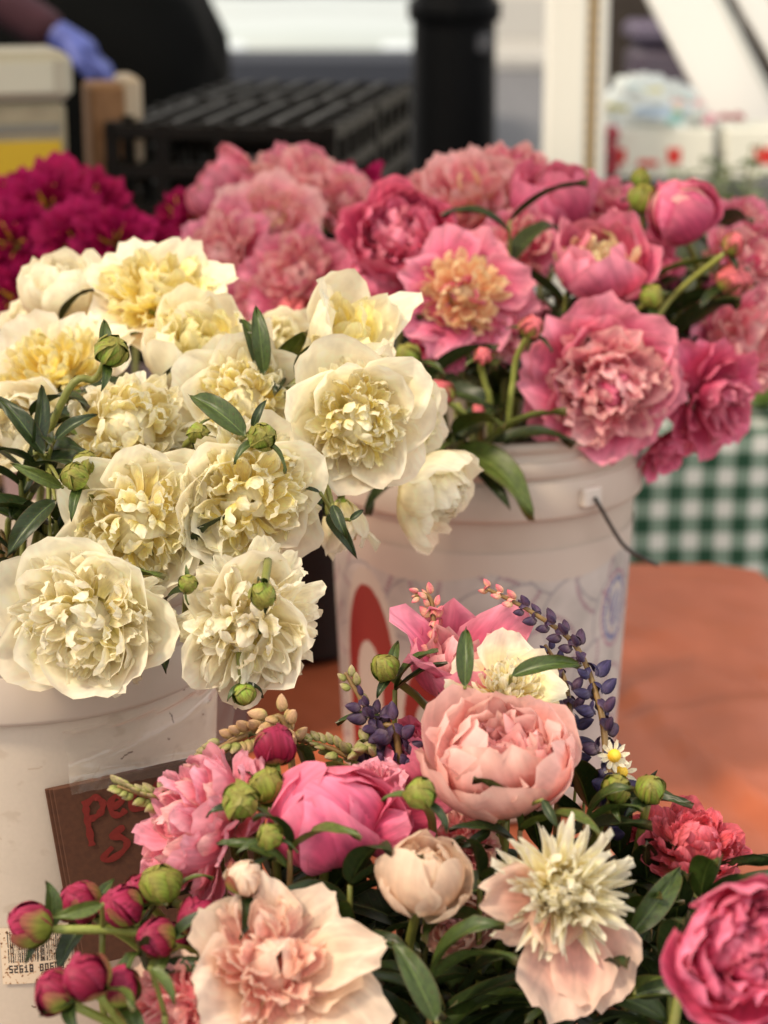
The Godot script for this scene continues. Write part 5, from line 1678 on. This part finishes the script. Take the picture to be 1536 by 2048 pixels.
func crates() -> void:
	var t := thing("back_table", "dark table behind the flowers that carries the crates and boxes", "table", Vector3(-0.55, 0, -3.45))
	var dark := plain(rgb(46, 44, 42), 0.7)
	part("table_top", box(Vector3(1.7, 0.03, 1.3), 0.004), dark, t, at(Vector3(0, 0.725, 0)))
	for sx in [-0.78, 0.78]:
		for sz in [-0.58, 0.58]:
			part("leg", box(Vector3(0.05, 0.71, 0.05), 0.004), dark, t, at(Vector3(sx, 0.355, sz)))
	var m := grained(rgb(9, 9, 8), rgb(19, 17, 14), 8.0, 0.42, 61)
	m.metallic_specular = 0.25
	var turn := deg_to_rad(-8.0)
	var near := Vector3(-0.215, 0.741, -3.28)
	var step := Vector3(0.05, 0, -0.44).rotated(Vector3.UP, turn * 0.2)
	crate("black lattice crate under the nearer top crate", near, turn, m)
	crate("black lattice crate on top, nearest behind the pink peonies", near + Vector3(0, 0.264, 0), turn, m)
	crate("black lattice crate under the farther top crate", near + step, turn, m)
	crate("farther black lattice crate on top", near + step + Vector3(0, 0.264, 0), turn, m)


func boxes() -> void:
	var brown := grained(rgb(126, 96, 68), rgb(144, 112, 82), 5.0, 0.85, 64)
	var pale := grained(rgb(140, 136, 116), rgb(158, 154, 132), 4.0, 0.6, 65)
	# wooden riser hidden behind the magenta peonies
	var r := thing("wooden_riser", "wooden box behind the magenta peonies that carries the cartons", "box", Vector3(-0.86, 0.741, -3.15))
	for k in 4:
		part("plank", box(Vector3(0.62, 0.0905, 0.40), 0.004), brown, r, at(Vector3(0.10, 0.046 + k * 0.0925, 0)))
	# seed packet carton, white flap over a yellow panel
	var c := thing("yellow_carton", "cream carton with a yellow panel at the left edge", "carton", Vector3(-0.655, 1.112, -3.10))
	c.rotation.y = deg_to_rad(18)
	part("body", box(Vector3(0.34, 0.185, 0.16), 0.008), pale, c, at(Vector3(0, 0.0925, 0)))
	part("yellow_panel", box(Vector3(0.30, 0.095, 0.004), 0.001), plain(rgb(196, 170, 34), 0.6), c, at(Vector3(0.01, 0.082, 0.0825)))
	part("grey_stripe", box(Vector3(0.32, 0.012, 0.004), 0.001), plain(rgb(120, 124, 120), 0.6), c, at(Vector3(0, 0.148, 0.0825)))
	var flap := part("lid", box(Vector3(0.36, 0.07, 0.19), 0.012), plain(rgb(172, 174, 162), 0.5), c, at(Vector3(0, 0.2225, 0)))
	flap.set_meta("label", "pale lid with a lighter front")
	part("lid_label", box(Vector3(0.30, 0.045, 0.004), 0.001), plain(rgb(192, 198, 186), 0.5), c, at(Vector3(0, 0.223, 0.0975)))
	var d := thing("tan_carton", "tan carton with a white end beside the yellow panelled one", "carton", Vector3(-0.43, 1.112, -3.26))
	d.rotation.y = deg_to_rad(14)
	part("body", box(Vector3(0.07, 0.20, 0.12), 0.006), brown, d, at(Vector3(0, 0.10, 0)))
	part("white_end", box(Vector3(0.030, 0.13, 0.124), 0.006), plain(rgb(180, 170, 152), 0.6), d, at(Vector3(0.030, 0.145, 0.0015)))
	# tarpaulin over stacked goods
	var t := thing("black_tarpaulin", "black tarpaulin draped over a tall stack behind the crate", "tarpaulin", Vector3(-0.92, 0, -5.3))
	var rows := []
	var nz := noise_of(14, 1.4, 3)
	for j in 23:
		var k := j / 22.0
		var y := 1.72 * (1.0 - pow(k, 1.5)) if j > 0 else 1.72
		var row := PackedVector3Array()
		for i in 49:
			var a := TAU * i / 48.0
			var sq := 1.0 / pow(pow(absf(cos(a)), 4.0) + pow(absf(sin(a)), 4.0), 0.25)
			var rr := sq * minf(1.0, pow(k * 2.4, 0.5)) * (0.84 + 0.16 * k) * (1.0 + 0.06 * nz.get_noise_2d(i * 0.5, j * 0.12) + 0.03 * sin(a * 11.0) * k)
			row.append(Vector3(cos(a) * rr * 0.56, y, sin(a) * rr * 0.45))
		rows.append(row)
	var sheet := plain(rgb(8, 9, 9), 0.7)
	sheet.metallic_specular = 0.15
	part("sheet", grid(rows), sheet, t)


# ---- a person reaching over the cartons; one continuous body, gloves and clothes as its children
func smin(a: float, b: float, k: float) -> float:
	var h := clampf(0.5 + 0.5 * (b - a) / k, 0.0, 1.0)
	return lerpf(b, a, h) - k * h * (1.0 - h)


func capsule(p: Vector3, a: Vector3, b: Vector3, ra: float, rb: float) -> float:
	var ab := b - a
	var t := clampf((p - a).dot(ab) / ab.length_squared(), 0.0, 1.0)
	return p.distance_to(a + ab * t) - lerpf(ra, rb, t)


func flesh(bones: Array, cell: float, blend: float) -> ArrayMesh:
	# surface nets over the smooth union of tapered capsules
	var lo := Vector3.ONE * 1e9
	var hi := -lo
	for b in bones:
		var r: float = maxf(b[2], b[3]) + blend + cell
		lo = lo.min(b[0] - Vector3.ONE * r).min(b[1] - Vector3.ONE * r)
		hi = hi.max(b[0] + Vector3.ONE * r).max(b[1] + Vector3.ONE * r)
	var n := Vector3i(((hi - lo) / cell).ceil()) + Vector3i.ONE
	var field := PackedFloat32Array()
	field.resize(n.x * n.y * n.z)
	field.fill(1.0)
	for b in bones:
		var r: float = maxf(b[2], b[3]) + blend + cell * 2.0
		var l := Vector3i((((b[0] as Vector3).min(b[1]) - Vector3.ONE * r - lo) / cell).floor()).clamp(Vector3i.ZERO, n - Vector3i.ONE)
		var h := Vector3i((((b[0] as Vector3).max(b[1]) + Vector3.ONE * r - lo) / cell).ceil()).clamp(Vector3i.ZERO, n - Vector3i.ONE)
		for z in range(l.z, h.z + 1):
			for y in range(l.y, h.y + 1):
				for x in range(l.x, h.x + 1):
					var k := (z * n.y + y) * n.x + x
					var d := capsule(lo + Vector3(x, y, z) * cell, b[0], b[1], b[2], b[3])
					field[k] = d if field[k] > 0.9 else smin(field[k], d, blend)
	var st := SurfaceTool.new()
	st.begin(Mesh.PRIMITIVE_TRIANGLES)
	st.set_smooth_group(0)
	var id := {}
	var sx := 1
	var sy := n.x
	var sz := n.x * n.y
	for z in n.z - 1:
		for y in n.y - 1:
			for x in n.x - 1:
				var k := (z * n.y + y) * n.x + x
				var s := 0
				var mid := Vector3.ZERO
				var cnt := 0
				for e in [[0, sx, 0], [sy, sx, 1], [sz, sx, 2], [sy + sz, sx, 3], [0, sy, 4], [sx, sy, 5], [sz, sy, 6], [sx + sz, sy, 7], [0, sz, 8], [sx, sz, 9], [sy, sz, 10], [sx + sy, sz, 11]]:
					var a := field[k + e[0]]
					var c := field[k + e[0] + e[1]]
					if (a < 0.0) != (c < 0.0):
						var t := a / (a - c)
						var o: int = e[0]
						var p := Vector3(1.0 if o == sx or o == sx + sy or o == sx + sz else 0.0, 1.0 if o == sy or o == sy + sz or o == sx + sy else 0.0, 1.0 if o >= sz else 0.0)
						p[0 if e[1] == sx else 1 if e[1] == sy else 2] += t
						mid += p
						cnt += 1
				if cnt:
					id[k] = id.size()
					st.add_vertex(lo + (Vector3(x, y, z) + mid / cnt) * cell)
	for k in id:
		for e in [[sx, sy, sz], [sy, sz, sx], [sz, sx, sy]]:
			if id.has(k - e[1]) and id.has(k - e[2]) and id.has(k - e[1] - e[2]):
				var a := field[k]
				var c := field[k + e[0]]
				if (a < 0.0) != (c < 0.0):
					var q := [id[k], id[k - e[1]], id[k - e[1] - e[2]], id[k - e[2]]]
					if a >= 0.0:
						q.reverse()
					for m in [0, 2, 1, 0, 3, 2]:
						st.add_index(q[m])
	return finish(st)


func person() -> void:
	var hand := spot(200, 100, 4.35)
	var root := thing("person", "person in a dark maroon top with a blue glove reaching across the cartons", "person", Vector3(-1.28, 0, -4.5))
	var o := root.position
	var wrist := hand + Vector3(-0.075, 0.02, -0.01) - o
	var elbow := wrist + Vector3(-0.23, 0.13, -0.06)
	var sh := Vector3(0.10, 1.46, 0.02) + Vector3(-0.22, 0.0, 0.0)
	var other := Vector3(-0.48, 1.46, 0.0)
	var mid := (sh + other) / 2.0
	var hipl := Vector3(mid.x - 0.10, 0.92, -0.06)
	var hipr := Vector3(mid.x + 0.10, 0.92, -0.06)
	var skin := plain(rgb(176, 128, 104), 0.6)
	var neck := mid + Vector3(0, 0.08, 0.02)
	var head := neck + Vector3(0.02, 0.16, 0.05)
	var bones := [[mid, mid + Vector3(0, -0.50, -0.05), 0.15, 0.13], [sh, other, 0.075, 0.075], [hipl, hipr, 0.12, 0.12], [mid, neck, 0.07, 0.06], [neck, head, 0.055, 0.07],
		[head, head + Vector3(0, 0.07, 0.0), 0.088, 0.095], [head + Vector3(0, 0.0, 0.07), head + Vector3(0, 0.01, 0.10), 0.02, 0.012],
		[sh, elbow, 0.055, 0.043], [elbow, wrist, 0.042, 0.028], [other, other + Vector3(-0.06, -0.28, 0.02), 0.055, 0.043], [other + Vector3(-0.06, -0.28, 0.02), other + Vector3(0.0, -0.52, 0.10), 0.042, 0.028],
		[hipl, Vector3(hipl.x, 0.50, 0.0), 0.09, 0.06], [Vector3(hipl.x, 0.50, 0.0), Vector3(hipl.x, 0.08, -0.05), 0.055, 0.04], [hipr, Vector3(hipr.x, 0.50, 0.0), 0.09, 0.06], [Vector3(hipr.x, 0.50, 0.0), Vector3(hipr.x, 0.08, -0.05), 0.055, 0.04],
		[Vector3(hipl.x, 0.045, -0.06), Vector3(hipl.x, 0.035, 0.13), 0.042, 0.034], [Vector3(hipr.x, 0.045, -0.06), Vector3(hipr.x, 0.035, 0.13), 0.042, 0.034]]
	part("body", flesh(bones, 0.022, 0.05), skin, root)
	var cloth := grained(rgb(44, 14, 28), rgb(56, 20, 36), 6.0, 0.9, 71)
	var top := [[mid, mid + Vector3(0, -0.50, -0.05), 0.165, 0.15], [sh, other, 0.088, 0.088], [sh, elbow, 0.068, 0.058], [elbow, wrist + (elbow - wrist).normalized() * 0.05, 0.057, 0.044], [other, other + Vector3(-0.06, -0.28, 0.02), 0.068, 0.058], [other + Vector3(-0.06, -0.28, 0.02), other + Vector3(0.0, -0.46, 0.08), 0.057, 0.044]]
	part("top", flesh(top, 0.022, 0.05), cloth, root)
	var legs := [[hipl, hipr, 0.135, 0.135], [hipl, Vector3(hipl.x, 0.50, 0.0), 0.105, 0.078], [Vector3(hipl.x, 0.50, 0.0), Vector3(hipl.x, 0.10, -0.05), 0.075, 0.062], [hipr, Vector3(hipr.x, 0.50, 0.0), 0.105, 0.078], [Vector3(hipr.x, 0.50, 0.0), Vector3(hipr.x, 0.10, -0.05), 0.075, 0.062]]
	part("trousers", flesh(legs, 0.022, 0.05), plain(rgb(22, 22, 24), 0.9), root)
	part("hair", flesh([[head + Vector3(0, 0.075, -0.025), head + Vector3(0, 0.03, -0.05), 0.098, 0.085]], 0.02, 0.02), plain(rgb(40, 28, 22), 0.7), root)
	for s in [-1.0, 1.0]:
		part("eye", flesh([[head + Vector3(0.033 * s, 0.045, 0.083), head + Vector3(0.034 * s, 0.045, 0.084), 0.012, 0.012]], 0.005, 0.004), plain(rgb(40, 34, 32), 0.3), root)
	# a gloved hand, palm down, fingers a little bent
	var d := (hand - o - wrist).normalized()
	var fwd := (d + Vector3(0.25, -0.55, 0.1)).normalized()
	var across := fwd.cross(Vector3.UP).normalized()
	var palm := wrist + fwd * 0.045
	var gl := [[wrist - fwd * 0.015, palm, 0.031, 0.034], [palm + across * 0.024, palm - across * 0.024, 0.024, 0.022]]
	for k in 4:
		var root_k: Vector3 = palm + across * (0.030 - 0.020 * k) + fwd * 0.03
		var ln: float = [0.030, 0.035, 0.033, 0.025][k]
		var k1 := root_k + (fwd + Vector3(0, -0.25, 0)).normalized() * ln
		var k2 := k1 + (fwd + Vector3(0, -0.8, 0)).normalized() * ln * 0.8
		gl.append([root_k, k1, 0.0105, 0.0098])
		gl.append([k1, k2, 0.0098, 0.0085])
	gl.append([palm + across * 0.034 - fwd * 0.02, palm + across * 0.062 + fwd * 0.018 + Vector3(0, -0.012, 0), 0.013, 0.011])
	gl.append([palm + across * 0.062 + fwd * 0.018 + Vector3(0, -0.012, 0), palm + across * 0.060 + fwd * 0.045 + Vector3(0, -0.025, 0), 0.011, 0.009])
	var g := part("glove", flesh(gl, 0.005, 0.008), plain(rgb(66, 78, 150), 0.5), root)
	g.set_meta("label", "blue rubber glove")


func posts() -> void:
	# black cast iron lamp post
	var l := thing("lamp_post", "thick black lamp post in the middle of the background", "lamp post", Vector3(0.185, 0, -5.55))
	var black := plain(rgb(9, 10, 12), 0.5)
	black.metallic_specular = 0.2
	part("base", lathe(crisp([Vector2(0, 0), Vector2(0.20, 0), Vector2(0.20, 0.10), Vector2(0.16, 0.16), Vector2(0.15, 0.30), Vector2(0.125, 0.40)]), 32), black, l)
	part("shaft", lathe(crisp([Vector2(0.122, 0.38), Vector2(0.110, 1.2), Vector2(0.100, 3.6), Vector2(0, 3.6)]), 32), black, l)
	for y in [0.42, 1.33, 2.2]:
		part("ring", lathe(crisp([Vector2(0.10, y - 0.03), Vector2(0.122, y - 0.025), Vector2(0.124, y + 0.025), Vector2(0.10, y + 0.03)]), 32), black, l)
	part("access_plate", box(Vector3(0.05, 0.05, 0.02), 0.006), plain(rgb(60, 62, 68), 0.4), l, at(Vector3(0.075, 1.25, 0.085)))
	part("lantern", lathe(crisp([Vector2(0, 3.58), Vector2(0.14, 3.6), Vector2(0.20, 4.0), Vector2(0.22, 4.03), Vector2(0.05, 4.25), Vector2(0, 4.27)]), 24), plain(rgb(210, 206, 190), 0.3), l)
	# white post with a slotted strip
	var w := thing("white_post", "white square post with a slotted wooden strip at the right", "post", Vector3(0.405, 0, -4.55))
	part("shaft", box(Vector3(0.086, 2.6, 0.09), 0.006), plain(rgb(232, 232, 226), 0.5), w, at(Vector3(-0.012, 1.3, 0)))
	part("strip", box(Vector3(0.022, 2.6, 0.07), 0.003), plain(rgb(190, 168, 130), 0.6), w, at(Vector3(0.0435, 1.3, 0.004)))
	for k in 30:
		part("slot", box(Vector3(0.010, 0.014, 0.004), 0.001), plain(rgb(90, 70, 50), 0.7), w, at(Vector3(0.0435, 0.75 + k * 0.028, 0.0405)))
	part("flange", box(Vector3(0.020, 2.6, 0.09), 0.003), plain(rgb(214, 216, 214), 0.5), w, at(Vector3(0.066, 1.3, 0)))
	part("foot", box(Vector3(0.2, 0.02, 0.2), 0.004), plain(rgb(200, 200, 196), 0.5), w, at(Vector3(0, 0.011, 0)))


func car() -> void:
	var c := thing("white_car", "white car parked nose on across the street", "car", Vector3(-0.42, 0, -12.6))
	var paint := plain(rgb(160, 168, 166), 0.3)
	paint.clearcoat_enabled = true
	var dark := plain(rgb(40, 44, 54), 0.5)
	# body from cross sections along its length: z, half width, bottom, shoulder height, top height, half width of the top
	var secs := [[0.0, 0.70, 0.42, 0.74, 0.82, 0.62], [-0.12, 0.86, 0.34, 0.82, 0.92, 0.72], [-0.5, 0.90, 0.30, 0.90, 1.00, 0.76], [-1.25, 0.91, 0.28, 0.97, 1.08, 0.78], [-1.95, 0.91, 0.28, 1.00, 1.52, 0.64], [-2.6, 0.91, 0.28, 1.00, 1.60, 0.62], [-3.6, 0.91, 0.28, 1.00, 1.56, 0.62], [-4.2, 0.88, 0.32, 0.98, 1.20, 0.70], [-4.4, 0.80, 0.40, 0.92, 1.02, 0.66]]
	var rows := []
	for s in secs:
		var row := PackedVector3Array()
		for q in [[0, s[2]], [-s[1] * 0.9, s[2]], [-s[1], s[2] + 0.12], [-s[1], s[3] - 0.12], [-s[1] * 0.97, s[3]], [-s[5], s[4] - 0.03], [-s[5] * 0.8, s[4]], [0, s[4] + 0.02], [s[5] * 0.8, s[4]], [s[5], s[4] - 0.03], [s[1] * 0.97, s[3]], [s[1], s[3] - 0.12], [s[1], s[2] + 0.12], [s[1] * 0.9, s[2]], [0, s[2]]]:
			row.append(Vector3(q[0], q[1], s[0]))
		rows.append(row)
	var nose := PackedVector3Array()
	var tail := PackedVector3Array()
	for k in 15:
		nose.append(Vector3(0, 0.62, 0.02))
		tail.append(Vector3(0, 0.7, -4.42))
	rows.push_front(nose)
	rows.append(tail)
	part("body", grid(rows), paint, c)
	part("bumper", box(Vector3(1.66, 0.26, 0.22), 0.06), dark, c, at(Vector3(0, 0.69, -0.01)))
	part("lower_grille", box(Vector3(1.2, 0.16, 0.10), 0.02), plain(rgb(22, 22, 24), 0.5), c, at(Vector3(0, 0.46, 0.0)))
	for s in [-1.0, 1.0]:
		part("headlight", box(Vector3(0.34, 0.13, 0.12), 0.04), plain(rgb(196, 204, 208), 0.12), c, at(Vector3(0.56 * s, 0.80, -0.045)))
		part("mirror", box(Vector3(0.16, 0.12, 0.10), 0.03), paint, c, at(Vector3(0.98 * s, 1.06, -1.55)))
		for z in [-0.85, -3.45]:
			var wheel := part("wheel", lathe(crisp([Vector2(0.0, -0.10), Vector2(0.29, -0.10), Vector2(0.33, -0.07), Vector2(0.33, 0.07), Vector2(0.29, 0.10), Vector2(0.0, 0.10)]), 28), plain(rgb(26, 26, 27), 0.85), c, Transform3D(Basis(Vector3.BACK, PI / 2), Vector3(0.80 * s, 0.33, z)))
			part("hub", lathe(crisp([Vector2(0.0, -0.112), Vector2(0.19, -0.112), Vector2(0.2, 0.112), Vector2(0.0, 0.112)]), 20), plain(rgb(150, 152, 156), 0.35, 0.7), wheel)
	var glass := PackedVector3Array()
	part("windscreen", grid([PackedVector3Array([Vector3(-0.70, 1.105, -1.28), Vector3(-0.35, 1.115, -1.22), Vector3(0, 1.12, -1.20), Vector3(0.35, 1.115, -1.22), Vector3(0.70, 1.105, -1.28)]), PackedVector3Array([Vector3(-0.60, 1.53, -1.94), Vector3(-0.3, 1.56, -1.90), Vector3(0, 1.565, -1.88), Vector3(0.3, 1.56, -1.90), Vector3(0.60, 1.53, -1.94)])]), plain(rgb(60, 72, 78), 0.06), c)


func stand() -> void:
	# produce stand at the right with white trays, a bag and boards
	var grey := grained(rgb(104, 104, 112), rgb(122, 122, 128), 4.0, 0.6, 81)
	var s := thing("produce_stand", "grey produce stand behind the gingham table", "stand", Vector3(1.35, 0, -4.98))
	part("shelf", box(Vector3(1.9, 0.05, 0.7), 0.006), grey, s, at(Vector3(0, 0.973, 0)))
	part("front_panel", box(Vector3(1.84, 0.5, 0.03), 0.004), grey, s, at(Vector3(0, 0.695, 0.30)))
	for sx in [-0.88, 0.88]:
		for sz in [-0.27, 0.24]:
			part("leg", box(Vector3(0.06, 0.946, 0.06), 0.006), grey, s, at(Vector3(sx, 0.473, sz)))
	var red := plain(rgb(206, 44, 38), 0.5)
	var white := plain(rgb(226, 226, 216), 0.55)
	var spots := [[0.60, 0.27, "white tray with two red marks under the plastic bag"], [0.905, 0.28, "white tray with a red mark at the right edge"]]
	for k in 2:
		var t := thing("white_tray", spots[k][2], "tray", Vector3(spots[k][0], 1.0, -4.74))
		var wd: float = spots[k][1]
		part("bottom", box(Vector3(wd, 0.012, 0.22), 0.003), white, t, at(Vector3(0, 0.007, 0)))
		for sz in [-1, 1]:
			part("side", box(Vector3(wd, 0.095, 0.012), 0.004), white, t, at(Vector3(0, 0.0625, sz * 0.103)))
		for sx in [-1, 1]:
			part("end", box(Vector3(0.012, 0.095, 0.190), 0.004), white, t, at(Vector3(sx * (wd / 2 - 0.008), 0.0625, 0)))
		for m in [[-0.075, 0.050, 0.032], [0.0, 0.045, 0.014], [0.058, 0.030, 0.034]] if k == 0 else [[0.0, 0.13, 0.036]]:
			part("red_mark", box(Vector3(m[1], m[2], 0.003), 0.001), red, t, at(Vector3(m[0] - 0.01, 0.050 - (0.016 if m[2] < 0.02 else 0.0), 0.1105)))
	# crumpled carrier bag
	var b := thing("carrier_bag", "crumpled white plastic bag with faint colours on a tray", "bag", Vector3(0.605, 1.110, -4.74))
	var nz := noise_of(19, 2.2, 3)
	var rows := []
	for j in 15:
		var th := PI * 0.5 * (1.0 - j / 14.0)
		var row := PackedVector3Array()
		for i in 33:
			var a := TAU * i / 32.0
			var dirv := Vector3(cos(a) * cos(th), sin(th), sin(a) * cos(th))
			var k := 1.0 + 0.35 * nz.get_noise_3d(dirv.x * 0.8 if i < 32 else 0.8 * cos(th), dirv.y * 0.8, dirv.z * 0.8)
			row.append(Vector3(dirv.x * 0.125, dirv.y * 0.105, dirv.z * 0.10) * k)
		rows.append(row)
	var bm := StandardMaterial3D.new()
	var im := Image.create(128, 64, false, Image.FORMAT_RGB8)
	im.fill(rgb(224, 230, 226))
	var rng := RandomNumberGenerator.new()
	rng.seed = 3
	for k in 26:
		im.fill_rect(Rect2i(rng.randi() % 120, 18 + rng.randi() % 42, 4 + rng.randi() % 12, 3 + rng.randi() % 8), [rgb(222, 214, 150), rgb(186, 206, 226), rgb(230, 190, 186), rgb(150, 196, 190), rgb(180, 172, 76)][rng.randi() % 5])
	bm.albedo_texture = ImageTexture.create_from_image(im)
	bm.roughness = 0.3
	bm.backlight_enabled = true
	bm.backlight = Color(0.6, 0.6, 0.6)
	part("film", grid(rows), bm, b)
	# red radishes either side of the bag
	for r in [[0.468, 1.012, -4.60, "bunch of dark red radishes left of the plastic bag"], [0.80, 1.012, -4.90, "bunch of red radishes right of the plastic bag"]]:
		var bunch := thing("radish_bunch", r[3], "vegetable", Vector3(r[0], r[1] - 0.012, r[2]), "radish bunches")
		var shape := lathe([Vector2(0, -0.024), Vector2(0.006, -0.018), Vector2(0.020, -0.008), Vector2(0.024, 0.004), Vector2(0.018, 0.016), Vector2(0.006, 0.021), Vector2(0, 0.022)], 14)
		var q := RandomNumberGenerator.new()
		q.seed = int(r[0] * 100)
		for k in 9:
			part("radish", shape, plain(rgb(150, 36, 52) if k % 3 else rgb(206, 150, 160), 0.4), bunch, Transform3D(Basis.from_euler(Vector3(q.randf() * 2, q.randf() * 3, 0.9)), Vector3((k % 3 - 1) * 0.034, 0.026 + int(k / 3) * 0.036, q.randf_range(-0.02, 0.02))))
	# white boards leaning
	for r in [[1412, 90, 4.93, 0.150, 0.50, 30.0, "broad white board leaning over the trays"], [1540, 60, 5.05, 0.075, 0.60, 33.0, "narrow white board leaning at the right edge behind the broad one"]]:
		var mid := spot(r[0], r[1], r[2])
		var wb := thing("leaning_board", r[6], "board", mid, "white boards leaning on the produce stand")
		var turn := Basis(Vector3.BACK, deg_to_rad(r[5]))
		part("panel", box(Vector3(r[3], r[4], 0.02), 0.008), plain(rgb(238, 238, 234), 0.5), wb, Transform3D(turn, Vector3.ZERO))
		part("panel_edge", box(Vector3(0.012, r[4] - 0.01, 0.028), 0.004), plain(rgb(206, 210, 208), 0.5), wb, Transform3D(turn, turn * Vector3(r[3] / 2 + 0.005, 0, 0)))
	# a dusky box and a dark screen behind
	var cool := thing("cooler_box", "dusky purple box behind the plastic bag", "box", Vector3(0.685, 1.0, -5.16))
	part("body", box(Vector3(0.17, 0.27, 0.22), 0.03), plain(rgb(74, 66, 80), 0.5), cool, at(Vector3(0, 0.136, 0)))
	part("lid", box(Vector3(0.18, 0.05, 0.23), 0.02), plain(rgb(92, 84, 104), 0.5), cool, at(Vector3(0, 0.297, 0)))
	var scr := thing("stall_screen", "dark brown screen closing the produce stand at the back", "screen", Vector3(1.5, 0, -5.5))
	for k in 9:
		part("board", box(Vector3(0.215, 2.3, 0.02), 0.004), grained(rgb(44, 36, 30), rgb(58, 50, 44), 4.0, 0.8, 90 + k), scr, at(Vector3(-0.9 + k * 0.22, 1.152, 0)))
	# leafy herbs on the gingham table
	for r in [[0.60, -3.95, 0.33, "grey green herb bunch nearest the white post"], [0.675, -4.02, 0.36, "grey green herbs under the red marked tray"], [0.755, -3.92, 0.31, "herb bunch at the right edge on the gingham table"]]:
		var h := thing("herb_bunch", r[3], "herbs", Vector3(r[0], 0.743, r[1]), "herb bunches")
		var q := RandomNumberGenerator.new()
		q.seed = int(r[0] * 1000)
		var lm := petal_leaf(rgb(120, 136, 92), rgb(164, 172, 140))
		for k in 9:
			var a := k * 2.4
			var tip := Vector3(cos(a) * 0.05, r[2] * q.randf_range(0.75, 1.1), sin(a) * 0.05)
			part("stem", tube(smooth_line([Vector3(cos(a) * 0.01, 0, sin(a) * 0.01), tip * 0.5, tip], 6), 0.003, 0.0015, 5), mats["stem_pale"], h)
			for j in 7:
				var pnt := tip * (0.45 + j * 0.09)
				var dirv := Vector3(cos(a + j * 2.4), 0.5, sin(a + j * 2.4)).normalized()
				var zz := (Vector3.UP - dirv * dirv.y).normalized()
				var bs := Basis(dirv.cross(zz), dirv, zz)
				part("leaf", petal_shape("leaf", j), lm, h, Transform3D(bs.scaled_local(Vector3(0.085, 0.065, 0.065)), pnt))
